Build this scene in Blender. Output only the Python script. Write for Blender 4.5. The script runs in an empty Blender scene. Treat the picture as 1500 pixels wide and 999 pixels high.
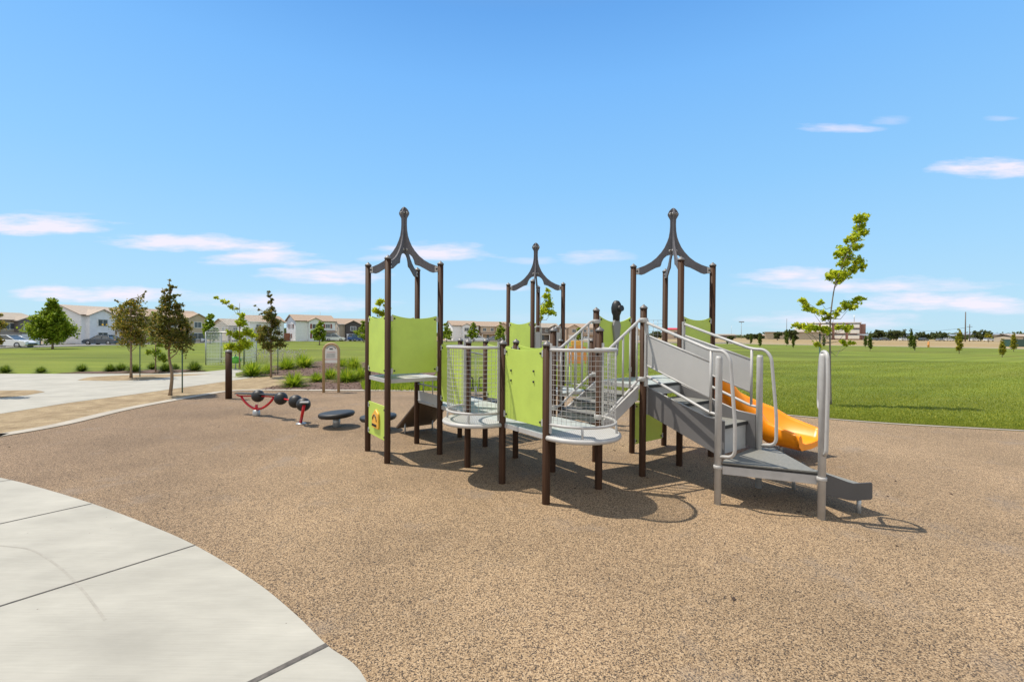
import bpy, math, random
import numpy as np
from mathutils import Vector, Matrix

random.seed(7)
rng = np.random.default_rng(11)
R = math.radians
scene = bpy.context.scene
COL = scene.collection

# ------------------------------------------------------------------ camera
F_PX, PITCH, ROLL, CY, CAMH = 659.3, 0.0093, 0.0062, 496.57, 1.85
cam_data = bpy.data.cameras.new('camera')
cam = bpy.data.objects.new('camera', cam_data); COL.objects.link(cam)
cam_data.sensor_width = 36.0
cam_data.lens = 36.0 * F_PX / 1500.0
cam_data.shift_y = (CY - 499.5) / 1500.0
cam_data.clip_start = 0.05
cam_data.clip_end = 20000
CAM_M = (Matrix.Rotation(math.pi/2 - PITCH, 4, 'X') @ Matrix.Rotation(ROLL, 4, 'Z'))
cam.matrix_world = Matrix.Translation((0, 0, CAMH)) @ CAM_M
scene.camera = cam

# ------------------------------------------------------------------ world
SUN_DIR = Vector((-0.956 * math.cos(R(63.8)), 0.29 * math.cos(R(63.8)), math.sin(R(63.8)))).normalized()
world = bpy.data.worlds.new('World'); scene.world = world
world.use_nodes = True
wn, wl = world.node_tree.nodes, world.node_tree.links
wn.clear()
w_out = wn.new('ShaderNodeOutputWorld'); w_bg = wn.new('ShaderNodeBackground')
w_bg.inputs['Strength'].default_value = 0.10
sky = wn.new('ShaderNodeTexSky'); sky.sky_type = 'NISHITA'; sky.sun_disc = False
sky.sun_elevation = R(63.8); sky.sun_rotation = math.atan2(SUN_DIR.x, SUN_DIR.y)
sky.air_density = 1.0; sky.dust_density = 0.3; sky.ozone_density = 3.0; sky.altitude = 0

def wmath(op, a, b=None, c=None, clamp=False):
    n = wn.new('ShaderNodeMath'); n.operation = op; n.use_clamp = clamp
    for i, v in enumerate((a, b, c)):
        if v is None: continue
        if isinstance(v, (int, float)): n.inputs[i].default_value = v
        else: wl.new(v, n.inputs[i])
    return n.outputs[0]
w_tc = wn.new('ShaderNodeTexCoord'); w_sep = wn.new('ShaderNodeSeparateXYZ')
wl.new(w_tc.outputs['Generated'], w_sep.inputs[0])
dy = wmath('MAXIMUM', w_sep.outputs[1], 0.02)
cu = wmath('DIVIDE', w_sep.outputs[0], dy)
cv = wmath('DIVIDE', w_sep.outputs[2], dy)
comb = wn.new('ShaderNodeCombineXYZ'); wl.new(wmath('MULTIPLY', cu, 8.0), comb.inputs[0]); wl.new(wmath('MULTIPLY', cv, 46.0), comb.inputs[1])
cn = wn.new('ShaderNodeTexNoise'); cn.inputs['Scale'].default_value = 1.0; cn.inputs['Detail'].default_value = 8; cn.inputs['Roughness'].default_value = 0.62
wl.new(comb.outputs[0], cn.inputs['Vector'])
comb2 = wn.new('ShaderNodeCombineXYZ'); wl.new(wmath('MULTIPLY', cu, 2.2), comb2.inputs[0]); wl.new(wmath('MULTIPLY', cv, 4.0), comb2.inputs[1])
cn2 = wn.new('ShaderNodeTexNoise'); cn2.inputs['Scale'].default_value = 2.0; cn2.inputs['Detail'].default_value = 3
wl.new(comb2.outputs[0], cn2.inputs['Vector'])
nz = wmath('SUBTRACT', cn.outputs['Fac'], 0.5)
cvn = wmath('ADD', cv, wmath('MULTIPLY', wmath('SUBTRACT', cn2.outputs['Fac'], 0.5), 0.035))
# (px, py, half width, height, strength): flat-bottomed lens clouds low over the horizon
CLOUDS = [(60,333,100,16,1.0),(290,358,135,12,.95),(205,364,34,6,.55),(382,381,84,14,.85),(470,407,88,13,.85),(500,394,50,6,.5),
          (640,374,84,13,.8),(560,381,34,7,.45),(870,381,52,10,.6),(150,433,125,13,.9),(330,440,90,8,.4),(430,446,140,14,.6),
          (725,422,58,7,.5),(1225,192,62,7,.6),(1300,178,26,8,.3),(1450,250,82,14,1.1),(1150,404,68,11,.8),(1280,420,170,11,.65),
          (1370,444,130,15,.95),(1450,454,90,10,.6),(1220,472,130,12,.6),(1460,175,24,4,.3),(800,468,160,9,.15),(80,313,60,4,.25),(1180,478,90,8,.3),(780,383,40,6,.35)]
total = None
for (px, py, a, b, s) in CLOUDS:
    u0 = (px - 750) / 659.3; v0 = (490.4 + (px - 750) * .0062 - py) / 659.3
    du = wmath('DIVIDE', wmath('SUBTRACT', cu, u0), a * 1.2 / 659.3)
    dv = wmath('DIVIDE', wmath('SUBTRACT', cvn, v0), b * 1.4 / 659.3)
    dvn = wmath('MULTIPLY', wmath('MINIMUM', dv, 0.0), 1.7)      # sharper underside
    dv2 = wmath('MULTIPLY', dv, dv); dv3 = wmath('MULTIPLY', dvn, dvn)
    d2 = wmath('ADD', wmath('MULTIPLY', du, du), wmath('MAXIMUM', dv2, dv3))
    m = wmath('ADD', wmath('SUBTRACT', 1.0, d2), wmath('MULTIPLY', nz, 2.7))
    m = wmath('MULTIPLY', m, min(1.0, s * 1.15), clamp=True)
    total = m if total is None else wmath('MAXIMUM', total, m)
front = wmath('GREATER_THAN', w_sep.outputs[1], 0.05)
cloud = wmath('MULTIPLY', wmath('POWER', total, 1.25), front, clamp=True)
cloud = wmath('MULTIPLY', cloud, 0.86)
# clear summer air: the physical sky shifted towards the clean blue of a dry afternoon
el_ = wn.new('ShaderNodeValToRGB'); wl.new(w_sep.outputs[2], el_.inputs[0])
ramp = [(0.0,(.500,.745,.890)),(.06,(.455,.735,.940)),(.16,(.375,.690,.990)),(.30,(.280,.610,1.0)),(.48,(.195,.505,.99)),(.58,(.135,.40,.88)),(.75,(.17,.28,.48)),(1.0,(.17,.24,.36))]
re_ = el_.color_ramp.elements
re_[0].position = 0; re_[0].color = (*ramp[0][1], 1); re_[1].position = 1; re_[1].color = (*ramp[-1][1], 1)
for p_, c_ in ramp[1:-1]:
    e_ = re_.new(p_); e_.color = (*c_, 1)
sc_ = wn.new('ShaderNodeVectorMath'); sc_.operation = 'SCALE'; wl.new(el_.outputs[0], sc_.inputs[0]); sc_.inputs['Scale'].default_value = 9.2
tint = wn.new('ShaderNodeMix'); tint.data_type = 'RGBA'; tint.inputs[0].default_value = 0.88
wl.new(sky.outputs[0], tint.inputs[6]); wl.new(sc_.outputs[0], tint.inputs[7])
# white cloud bank added out of view behind the camera, as neutral fill
vn_ = wn.new('ShaderNodeTexNoise'); vn_.inputs['Scale'].default_value = 2.2; vn_.inputs['Detail'].default_value = 6; wl.new(w_tc.outputs['Generated'], vn_.inputs['Vector'])
rear_fill = wmath('MULTIPLY', wmath('SUBTRACT', wmath('MULTIPLY', w_sep.outputs[1], -1.6), -.05), 1.0, clamp=True)
rear_fill = wmath('MULTIPLY', wmath('ADD', wmath('MULTIPLY', wmath('SUBTRACT', vn_.outputs['Fac'], .5), 3.0), .72, clamp=True), rear_fill, clamp=True)
rmix = wn.new('ShaderNodeMix'); rmix.data_type = 'RGBA'; wl.new(rear_fill, rmix.inputs[0]); wl.new(tint.outputs[2], rmix.inputs[6]); rmix.inputs[7].default_value = (10.2, 10.0, 9.7, 1)
cmix = wn.new('ShaderNodeMix'); cmix.data_type = 'RGBA'
wl.new(cloud, cmix.inputs[0]); wl.new(rmix.outputs[2], cmix.inputs[6])
cmix.inputs[7].default_value = (8.6, 7.9, 9.1, 1)
wl.new(cmix.outputs[2], w_bg.inputs['Color']); wl.new(w_bg.outputs[0], w_out.inputs[0])

# ------------------------------------------------------------------ sun, exposure
sd = bpy.data.lights.new('sun', 'SUN'); sd.energy = 4.7; sd.angle = R(0.53); sd.color = (1.0, 0.925, 0.81)
sun = bpy.data.objects.new('sun', sd); COL.objects.link(sun)
sun.rotation_euler = (-SUN_DIR).to_track_quat('-Z', 'Y').to_euler()
sun.location = (-20, 5, 40)
scene.view_settings.view_transform = 'Standard'
scene.view_settings.look = 'None'
scene.view_settings.gamma = 1.0
scene.view_settings.use_curve_mapping = False
scene.view_settings.exposure = 0.20

# ------------------------------------------------------------------ helpers
def ray(u, v):
    d = CAM_M.to_3x3() @ Vector(((u - 750) / F_PX, (CY - v) / F_PX, -1.0))
    return d
def G(u, v, z=0.0):
    d = ray(u, v); t = (z - CAMH) / d.z
    return Vector((d.x * t, d.y * t, z))
def atY(u, v, Y):
    d = ray(u, v); t = Y / d.y
    return Vector((d.x * t, Y, CAMH + d.z * t))

def tag(o, label=None, cat=None, group=None, kind=None):
    if label: o['label'] = label
    if cat: o['category'] = cat
    if group: o['group'] = group
    if kind: o['kind'] = kind
    return o
def empty(name, loc, rz=0, label=None, cat=None, group=None):
    o = bpy.data.objects.new(name, None); COL.objects.link(o)
    o.location = loc; o.rotation_euler = (0, 0, rz); o.empty_display_size = .3
    return tag(o, label, cat, group)
def kids(o): return [c for c in COL.objects if c.parent == o]
def copy_tree(o, parent=None, cm=None):
    if cm is None:
        cm = {}
        for c in COL.objects:
            if c.parent: cm.setdefault(c.parent.name, []).append(c)
    c = o.copy(); COL.objects.link(c)
    if parent: c.parent = parent
    for ch in cm.get(o.name, []): copy_tree(ch, c, cm)
    return c

class MB:
    def __init__(s): s.v = []; s.f = []; s.sm = []
    def add(s, vs, fs, smooth=False):
        b = len(s.v); s.v += [tuple(p) for p in vs]
        for f in fs: s.f.append([i + b for i in f]); s.sm.append(smooth)
        return s
    def box(s, c, size, ax=None):
        ax = ax or (Vector((1,0,0)), Vector((0,1,0)), Vector((0,0,1)))
        c = Vector(c); h = [x / 2 for x in size]
        vs = [c + ax[0]*h[0]*i + ax[1]*h[1]*j + ax[2]*h[2]*k for k in (-1,1) for (i,j) in ((-1,-1),(1,-1),(1,1),(-1,1))]
        return s.add(vs, [[3,2,1,0],[4,5,6,7],[0,1,5,4],[1,2,6,5],[2,3,7,6],[3,0,4,7]])
    def prism(s, poly, o, ex, ey, th):
        """polygon (a,b) in plane o+a*ex+b*ey, thickness th centred along the normal"""
        o, ex, ey = Vector(o), Vector(ex), Vector(ey); n = ex.cross(ey).normalized()
        k = len(poly)
        vs = [o + ex*a + ey*b + n*(th/2) for a, b in poly] + [o + ex*a + ey*b - n*(th/2) for a, b in poly]
        fs = [list(range(k)), list(range(2*k-1, k-1, -1))] + [[i, i+k, (i+1) % k + k, (i+1) % k] for i in range(k)]
        return s.add(vs, fs)
    def tube(s, pts, r, n=10, caps=True):
        pts = [Vector(p) for p in pts]; m = len(pts)
        rs = r if isinstance(r, (list, tuple)) else [r] * m
        tan = []
        for i in range(m):
            a = pts[max(i-1, 0)]; b = pts[min(i+1, m-1)]
            tan.append((b - a).normalized())
        up = Vector((0,0,1)) if abs(tan[0].z) < .9 else Vector((1,0,0))
        nx = tan[0].cross(up).normalized(); vs = []
        for i in range(m):
            nx = (nx - tan[i] * nx.dot(tan[i])).normalized(); ny = tan[i].cross(nx)
            for k in range(n):
                a = 2*math.pi*k/n
                vs.append(pts[i] + (nx*math.cos(a) + ny*math.sin(a)) * rs[i])
        fs = [[i*n+k, i*n+(k+1) % n, (i+1)*n+(k+1) % n, (i+1)*n+k] for i in range(m-1) for k in range(n)]
        s.add(vs, fs, True)
        if caps:
            b = len(s.v) - len(vs)
            s.f.append([b+k for k in range(n)][::-1]); s.sm.append(False)
            s.f.append([b+(m-1)*n+k for k in range(n)]); s.sm.append(False)
        return s
    def lathe(s, prof, o, ax=None, n=16):
        """profile (r, h) revolved about axis z at o"""
        o = Vector(o); ax = ax or (Vector((1,0,0)), Vector((0,1,0)), Vector((0,0,1)))
        vs = []
        for r, h in prof:
            for k in range(n):
                a = 2*math.pi*k/n
                vs.append(o + ax[0]*r*math.cos(a) + ax[1]*r*math.sin(a) + ax[2]*h)
        m = len(prof)
        fs = [[i*n+k, i*n+(k+1) % n, (i+1)*n+(k+1) % n, (i+1)*n+k] for i in range(m-1) for k in range(n)]
        s.add(vs, fs, True)
        b = len(s.v) - len(vs)
        s.f.append([b+k for k in range(n)][::-1]); s.sm.append(False)
        s.f.append([b+(m-1)*n+k for k in range(n)]); s.sm.append(False)
        return s
    def sphere(s, c, r, n=14, sx=1, sy=1, sz=1):
        c = Vector(c); m = n // 2; vs = []
        for i in range(m+1):
            t = math.pi * i / m
            for k in range(n):
                a = 2*math.pi*k/n
                vs.append(c + Vector((r*sx*math.sin(t)*math.cos(a), r*sy*math.sin(t)*math.sin(a), -r*sz*math.cos(t))))
        fs = [[i*n+k, i*n+(k+1) % n, (i+1)*n+(k+1) % n, (i+1)*n+k] for i in range(m) for k in range(n)]
        return s.add(vs, fs, True)
    def build(s, name, mat, parent=None, origin=None, bevel=0, loc=None):
        me = bpy.data.meshes.new(name)
        vs = s.v
        off = Vector(origin) if origin is not None else (parent_world(parent) if parent else Vector((0,0,0)))
        vs = [(x-off.x, y-off.y, z-off.z) for x, y, z in vs] if off.length > 0 else vs
        me.from_pydata(vs, [], s.f)
        for p, q in zip(me.polygons, s.sm): p.use_smooth = q
        me.materials.append(mat); me.update()
        o = bpy.data.objects.new(name, me); COL.objects.link(o)
        if parent: o.parent = parent
        elif origin is not None: o.location = off
        if bevel:
            b = o.modifiers.new('bevel', 'BEVEL'); b.width = bevel; b.segments = 2; b.limit_method = 'ANGLE'; b.angle_limit = R(40)
        return o
def parent_world(p):
    if p.get('_local'): return Vector((0,0,0))
    v = Vector(p.location); q = p.parent
    while q: v += Vector(q.location); q = q.parent
    return v

def np_mesh(name, verts, faces, mat, parent=None, smooth=False):
    """verts (N,3), faces (M,k)"""
    me = bpy.data.meshes.new(name); k = faces.shape[1]
    me.vertices.add(len(verts)); me.vertices.foreach_set('co', verts.astype(np.float32).ravel())
    me.loops.add(faces.size); me.loops.foreach_set('vertex_index', faces.astype(np.int32).ravel())
    me.polygons.add(len(faces)); me.polygons.foreach_set('loop_start', np.arange(0, faces.size, k, dtype=np.int32))
    me.update(calc_edges=True); me.validate()
    if smooth: me.polygons.foreach_set('use_smooth', np.ones(len(faces), bool))
    me.materials.append(mat)
    o = bpy.data.objects.new(name, me); COL.objects.link(o)
    if parent: o.parent = parent
    return o

def fillet(pts, r, seg=6):
    pts = [Vector(p) for p in pts]; out = [pts[0]]
    for i in range(1, len(pts)-1):
        a, b, c = pts[i-1], pts[i], pts[i+1]
        la, lc = (a-b).length, (c-b).length
        d = min(r, la*.49, lc*.49); p0 = b + (a-b).normalized()*d; p1 = b + (c-b).normalized()*d
        for k in range(seg+1):
            t = k/seg; out.append(p0*(1-t)**2 + b*2*t*(1-t) + p1*t**2)
    out.append(pts[-1]); return out

# ------------------------------------------------------------------ materials
def new_mat(name):
    m = bpy.data.materials.new(name); m.use_nodes = True
    nt = m.node_tree; return m, nt, nt.nodes, nt.links, nt.nodes['Principled BSDF']
def simple(name, col, rough=.5, metal=0, var=.12, scale=6, bump=0, bscale=80, spec=.5, col2=None, stretch=None, coat=0):
    m, nt, n, l, b = new_mat(name)
    b.inputs['Roughness'].default_value = rough; b.inputs['Metallic'].default_value = metal
    b.inputs['Specular IOR Level'].default_value = spec
    b.inputs['Coat Weight'].default_value = coat
    tc = n.new('ShaderNodeTexCoord'); src = tc.outputs['Object']
    if stretch:
        mp = n.new('ShaderNodeMapping'); mp.inputs['Scale'].default_value = stretch; l.new(src, mp.inputs[0]); src = mp.outputs[0]
    nz = n.new('ShaderNodeTexNoise'); nz.inputs['Scale'].default_value = scale; nz.inputs['Detail'].default_value = 6; nz.inputs['Roughness'].default_value = .6
    l.new(src, nz.inputs['Vector'])
    cr = n.new('ShaderNodeValToRGB'); l.new(nz.outputs['Fac'], cr.inputs[0])
    c2 = col2 or tuple(min(1, c*(1+var)) for c in col); c1 = tuple(c*(1-var) for c in col)
    if col2: c1 = col
    cr.color_ramp.elements[0].position = .32; cr.color_ramp.elements[1].position = .68
    cr.color_ramp.elements[0].color = (*c1, 1); cr.color_ramp.elements[1].color = (*c2, 1)
    l.new(cr.outputs[0], b.inputs['Base Color'])
    rm = n.new('ShaderNodeMapRange'); l.new(nz.outputs['Fac'], rm.inputs[0]); rm.inputs[3].default_value = max(0, rough-.08); rm.inputs[4].default_value = min(1, rough+.08)
    l.new(rm.outputs[0], b.inputs['Roughness'])
    if bump:
        bn = n.new('ShaderNodeTexNoise'); bn.inputs['Scale'].default_value = bscale; bn.inputs['Detail'].default_value = 3; l.new(src, bn.inputs['Vector'])
        bp = n.new('ShaderNodeBump'); bp.inputs['Strength'].default_value = bump; bp.inputs['Distance'].default_value = .01
        l.new(bn.outputs['Fac'], bp.inputs['Height']); l.new(bp.outputs[0], b.inputs['Normal'])
    return m
def leafmat(name, cols, trans=.45, rough=.55):
    m, nt, n, l, b = new_mat(name)
    g = n.new('ShaderNodeNewGeometry'); cr = n.new('ShaderNodeValToRGB')
    l.new(g.outputs['Random Per Island'], cr.inputs[0])
    el = cr.color_ramp.elements; el[0].color = (*cols[0], 1); el[1].color = (*cols[-1], 1); el[0].position = 0; el[1].position = 1
    for i, c in enumerate(cols[1:-1]):
        e = el.new((i+1)/(len(cols)-1)); e.color = (*c, 1)
    l.new(cr.outputs[0], b.inputs['Base Color']); b.inputs['Roughness'].default_value = rough; b.inputs['Specular IOR Level'].default_value = .3
    tr = n.new('ShaderNodeBsdfTranslucent'); mx = n.new('ShaderNodeMixShader'); mx.inputs[0].default_value = trans
    l.new(cr.outputs[0], tr.inputs[0]); l.new(b.outputs[0], mx.inputs[1]); l.new(tr.outputs[0], mx.inputs[2])
    l.new(mx.outputs[0], n['Material Output'].inputs[0])
    return m

def rubber_mat():
    m, nt, n, l, b = new_mat('rubber_granules')
    tc = n.new('ShaderNodeTexCoord')
    v = n.new('ShaderNodeTexVoronoi'); v.inputs['Scale'].default_value = 150; l.new(tc.outputs['Object'], v.inputs['Vector'])
    sp = n.new('ShaderNodeSeparateColor'); l.new(v.outputs['Color'], sp.inputs[0])
    cr = n.new('ShaderNodeValToRGB'); cr.color_ramp.interpolation = 'CONSTANT'; l.new(sp.outputs[0], cr.inputs[0])
    el = cr.color_ramp.elements
    el[0].position = 0; el[0].color = (.066,.050,.038,1); el[1].position = .20; el[1].color = (.150,.102,.062,1)
    for p, c in ((.36,(.290,.195,.110)),(.62,(.360,.250,.145)),(.84,(.45,.325,.20))):
        e = el.new(p); e.color = (*c, 1)
    # broad wear, sun-bleached and dusty patches
    a = n.new('ShaderNodeTexNoise'); a.inputs['Scale'].default_value = .55; a.inputs['Detail'].default_value = 5; l.new(tc.outputs['Object'], a.inputs['Vector'])
    a2 = n.new('ShaderNodeTexNoise'); a2.inputs['Scale'].default_value = 4.5; a2.inputs['Detail'].default_value = 6; a2.inputs['Roughness'].default_value = .7; l.new(tc.outputs['Object'], a2.inputs['Vector'])
    mr = n.new('ShaderNodeMapRange'); l.new(a.outputs['Fac'], mr.inputs[0]); mr.inputs[1].default_value = .3; mr.inputs[2].default_value = .7; mr.inputs[3].default_value = .80; mr.inputs[4].default_value = 1.12
    mr2 = n.new('ShaderNodeMapRange'); l.new(a2.outputs['Fac'], mr2.inputs[0]); mr2.inputs[1].default_value = .3; mr2.inputs[2].default_value = .7; mr2.inputs[3].default_value = .93; mr2.inputs[4].default_value = 1.06
    mu = n.new('ShaderNodeMath'); mu.operation = 'MULTIPLY'; l.new(mr.outputs[0], mu.inputs[0]); l.new(mr2.outputs[0], mu.inputs[1])
    mx = n.new('ShaderNodeMix'); mx.data_type = 'RGBA'; mx.blend_type = 'MULTIPLY'; mx.inputs[0].default_value = 1
    l.new(cr.outputs[0], mx.inputs[6]); l.new(mu.outputs[0], mx.inputs[7])
    sx = n.new('ShaderNodeSeparateXYZ'); l.new(tc.outputs['Object'], sx.inputs[0])  # rubber tinted darker and greyer towards the left, transition broken by noise
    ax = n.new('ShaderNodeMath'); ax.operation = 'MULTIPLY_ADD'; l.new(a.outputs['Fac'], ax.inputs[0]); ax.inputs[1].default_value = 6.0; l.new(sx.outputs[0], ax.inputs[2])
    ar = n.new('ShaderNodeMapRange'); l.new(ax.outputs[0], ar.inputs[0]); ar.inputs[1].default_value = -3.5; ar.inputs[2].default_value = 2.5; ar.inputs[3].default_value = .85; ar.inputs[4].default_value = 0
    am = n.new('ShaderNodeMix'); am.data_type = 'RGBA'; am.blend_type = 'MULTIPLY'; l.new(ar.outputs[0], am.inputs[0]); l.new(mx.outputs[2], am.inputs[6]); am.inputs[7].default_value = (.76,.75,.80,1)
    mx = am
    # a few grey-brown scuffs
    st = n.new('ShaderNodeTexNoise'); st.inputs['Scale'].default_value = 1.3; st.inputs['Detail'].default_value = 8; st.inputs['Roughness'].default_value = .65; l.new(tc.outputs['Object'], st.inputs['Vector'])
    sr = n.new('ShaderNodeMapRange'); l.new(st.outputs['Fac'], sr.inputs[0]); sr.inputs[1].default_value = .56; sr.inputs[2].default_value = .76; sr.inputs[3].default_value = 0; sr.inputs[4].default_value = .5
    mx2 = n.new('ShaderNodeMix'); mx2.data_type = 'RGBA'; l.new(sr.outputs[0], mx2.inputs[0]); l.new(mx.outputs[2], mx2.inputs[6]); mx2.inputs[7].default_value = (.21,.18,.155,1)
    l.new(mx2.outputs[2], b.inputs['Base Color']); b.inputs['Roughness'].default_value = .9; b.inputs['Specular IOR Level'].default_value = .25
    bp = n.new('ShaderNodeBump'); bp.inputs['Strength'].default_value = .55; bp.inputs['Distance'].default_value = .004; bp.invert = True
    l.new(v.outputs['Distance'], bp.inputs['Height']); l.new(bp.outputs[0], b.inputs['Normal'])
    return m
def ground_mat(name, c1, c2, s1, fine, c3=None, bump=.4, s3=.15, rough=.95, aniso=None):
    m, nt, n, l, b = new_mat(name)
    tc = n.new('ShaderNodeTexCoord'); src = tc.outputs['Object']
    if aniso:
        mp = n.new('ShaderNodeMapping'); mp.inputs['Scale'].default_value = aniso[0]; mp.inputs['Rotation'].default_value = (0,0,aniso[1]); l.new(src, mp.inputs[0]); src2 = mp.outputs[0]
    else: src2 = src
    a = n.new('ShaderNodeTexNoise'); a.inputs['Scale'].default_value = s1; a.inputs['Detail'].default_value = 8; a.inputs['Roughness'].default_value = .65; l.new(src2, a.inputs['Vector'])
    f = n.new('ShaderNodeTexNoise'); f.inputs['Scale'].default_value = fine; f.inputs['Detail'].default_value = 4; f.inputs['Roughness'].default_value = .7; l.new(src, f.inputs['Vector'])
    ad = n.new('ShaderNodeMath'); ad.operation = 'ADD'; l.new(a.outputs['Fac'], ad.inputs[0]); l.new(f.outputs['Fac'], ad.inputs[1])
    mr = n.new('ShaderNodeMapRange'); l.new(ad.outputs[0], mr.inputs[0]); mr.inputs[1].default_value = .72; mr.inputs[2].default_value = 1.28
    mx = n.new('ShaderNodeMix'); mx.data_type = 'RGBA'; l.new(mr.outputs[0], mx.inputs[0]); mx.inputs[6].default_value = (*c1,1); mx.inputs[7].default_value = (*c2,1)
    out = mx.outputs[2]
    if c3:
        w = n.new('ShaderNodeTexNoise'); w.inputs['Scale'].default_value = s3; w.inputs['Detail'].default_value = 5; l.new(src, w.inputs['Vector'])
        wr = n.new('ShaderNodeMapRange'); l.new(w.outputs['Fac'], wr.inputs[0]); wr.inputs[1].default_value = .45; wr.inputs[2].default_value = .7; wr.inputs[4].default_value = .75
        m3 = n.new('ShaderNodeMix'); m3.data_type = 'RGBA'; l.new(wr.outputs[0], m3.inputs[0]); l.new(out, m3.inputs[6]); m3.inputs[7].default_value = (*c3,1); out = m3.outputs[2]
    l.new(out, b.inputs['Base Color']); b.inputs['Roughness'].default_value = rough; b.inputs['Specular IOR Level'].default_value = .2
    if bump:
        bp = n.new('ShaderNodeBump'); bp.inputs['Strength'].default_value = bump; bp.inputs['Distance'].default_value = .02
        l.new(f.outputs['Fac'], bp.inputs['Height']); l.new(bp.outputs[0], b.inputs['Normal'])
    return m
def lawn_mat():
    m = ground_mat('mown_lawn', (.092,.136,.013), (.200,.228,.028), .35, 14, (.150,.160,.026), .8, s3=.07, aniso=((.35,1.6,1), R(12)))
    nt = m.node_tree; n, l = nt.nodes, nt.links; b = n['Principled BSDF']; src = b.inputs['Base Color'].links[0].from_socket
    tc = n.new('ShaderNodeTexCoord'); mp = n.new('ShaderNodeMapping'); mp.inputs['Rotation'].default_value = (0,0,R(58)); l.new(tc.outputs['Object'], mp.inputs[0])
    w = n.new('ShaderNodeTexWave'); w.inputs['Scale'].default_value = .16; w.inputs['Distortion'].default_value = 2.2; w.inputs['Detail'].default_value = 3; w.inputs['Detail Scale'].default_value = .6; l.new(mp.outputs[0], w.inputs['Vector'])
    p = n.new('ShaderNodeTexNoise'); p.inputs['Scale'].default_value = .09; p.inputs['Detail'].default_value = 4; mp2 = n.new('ShaderNodeMapping'); mp2.inputs['Scale'].default_value = (.6,1.6,1); l.new(tc.outputs['Object'], mp2.inputs[0]); l.new(mp2.outputs[0], p.inputs['Vector'])
    r1 = n.new('ShaderNodeMapRange'); l.new(w.outputs['Fac'], r1.inputs[0]); r1.inputs[3].default_value = .90; r1.inputs[4].default_value = 1.08
    r2 = n.new('ShaderNodeMapRange'); l.new(p.outputs['Fac'], r2.inputs[0]); r2.inputs[1].default_value = .36; r2.inputs[2].default_value = .56; r2.inputs[3].default_value = .72; r2.inputs[4].default_value = 1.06
    k = n.new('ShaderNodeMath'); k.operation = 'MULTIPLY'; l.new(r1.outputs[0], k.inputs[0]); l.new(r2.outputs[0], k.inputs[1])
    mx = n.new('ShaderNodeMix'); mx.data_type = 'RGBA'; mx.blend_type = 'MULTIPLY'; mx.inputs[0].default_value = 1; l.new(src, mx.inputs[6]); l.new(k.outputs[0], mx.inputs[7]); l.new(mx.outputs[2], b.inputs['Base Color'])
    return m
def concrete_mat(name, base, broom=True):
    m, nt, n, l, b = new_mat(name)
    tc = n.new('ShaderNodeTexCoord'); src = tc.outputs['Object']
    mp = n.new('ShaderNodeMapping'); mp.inputs['Rotation'].default_value = (0,0,R(-32)); mp.inputs['Scale'].default_value = (.7, 1.7, 1); l.new(src, mp.inputs[0])
    a = n.new('ShaderNodeTexNoise'); a.inputs['Scale'].default_value = 1.6; a.inputs['Detail'].default_value = 9; a.inputs['Roughness'].default_value = .62; l.new(mp.outputs[0], a.inputs['Vector'])
    mp2 = n.new('ShaderNodeMapping'); mp2.inputs['Rotation'].default_value = (0,0,R(-32)); mp2.inputs['Scale'].default_value = (3, 110, 1); l.new(src, mp2.inputs[0])
    f = n.new('ShaderNodeTexNoise'); f.inputs['Scale'].default_value = 1; f.inputs['Detail'].default_value = 3; l.new(mp2.outputs[0], f.inputs['Vector'])
    g = n.new('ShaderNodeTexNoise'); g.inputs['Scale'].default_value = .8; g.inputs['Detail'].default_value = 4; l.new(src, g.inputs['Vector'])
    def mrng(x, lo, hi):
        r = n.new('ShaderNodeMapRange'); l.new(x, r.inputs[0]); r.inputs[1].default_value = .3; r.inputs[2].default_value = .7; r.inputs[3].default_value = lo; r.inputs[4].default_value = hi; return r.outputs[0]
    def mul(x, y):
        q = n.new('ShaderNodeMath'); q.operation = 'MULTIPLY'; l.new(x, q.inputs[0]); l.new(y, q.inputs[1]); return q.outputs[0]
    k = mul(mul(mrng(a.outputs['Fac'], .82, 1.07), mrng(f.outputs['Fac'], .95, 1.04)), mrng(g.outputs['Fac'], .90, 1.06))
    mx = n.new('ShaderNodeMix'); mx.data_type = 'RGBA'; mx.blend_type = 'MULTIPLY'; mx.inputs[0].default_value = 1; mx.inputs[6].default_value = (*base,1); l.new(k, mx.inputs[7])
    # sparse dark specks
    v = n.new('ShaderNodeTexVoronoi'); v.inputs['Scale'].default_value = 5; l.new(src, v.inputs['Vector'])
    lt = n.new('ShaderNodeMath'); lt.operation = 'LESS_THAN'; l.new(v.outputs['Distance'], lt.inputs[0]); lt.inputs[1].default_value = .022
    mx2 = n.new('ShaderNodeMix'); mx2.data_type = 'RGBA'; l.new(lt.outputs[0], mx2.inputs[0]); l.new(mx.outputs[2], mx2.inputs[6]); mx2.inputs[7].default_value = (.16,.14,.12,1)
    l.new(mx2.outputs[2], b.inputs['Base Color']); b.inputs['Roughness'].default_value = .88; b.inputs['Specular IOR Level'].default_value = .3
    bp = n.new('ShaderNodeBump'); bp.inputs['Strength'].default_value = .12; bp.inputs['Distance'].default_value = .004
    l.new(f.outputs['Fac'], bp.inputs['Height']); l.new(bp.outputs[0], b.inputs['Normal'])
    return m

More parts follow.
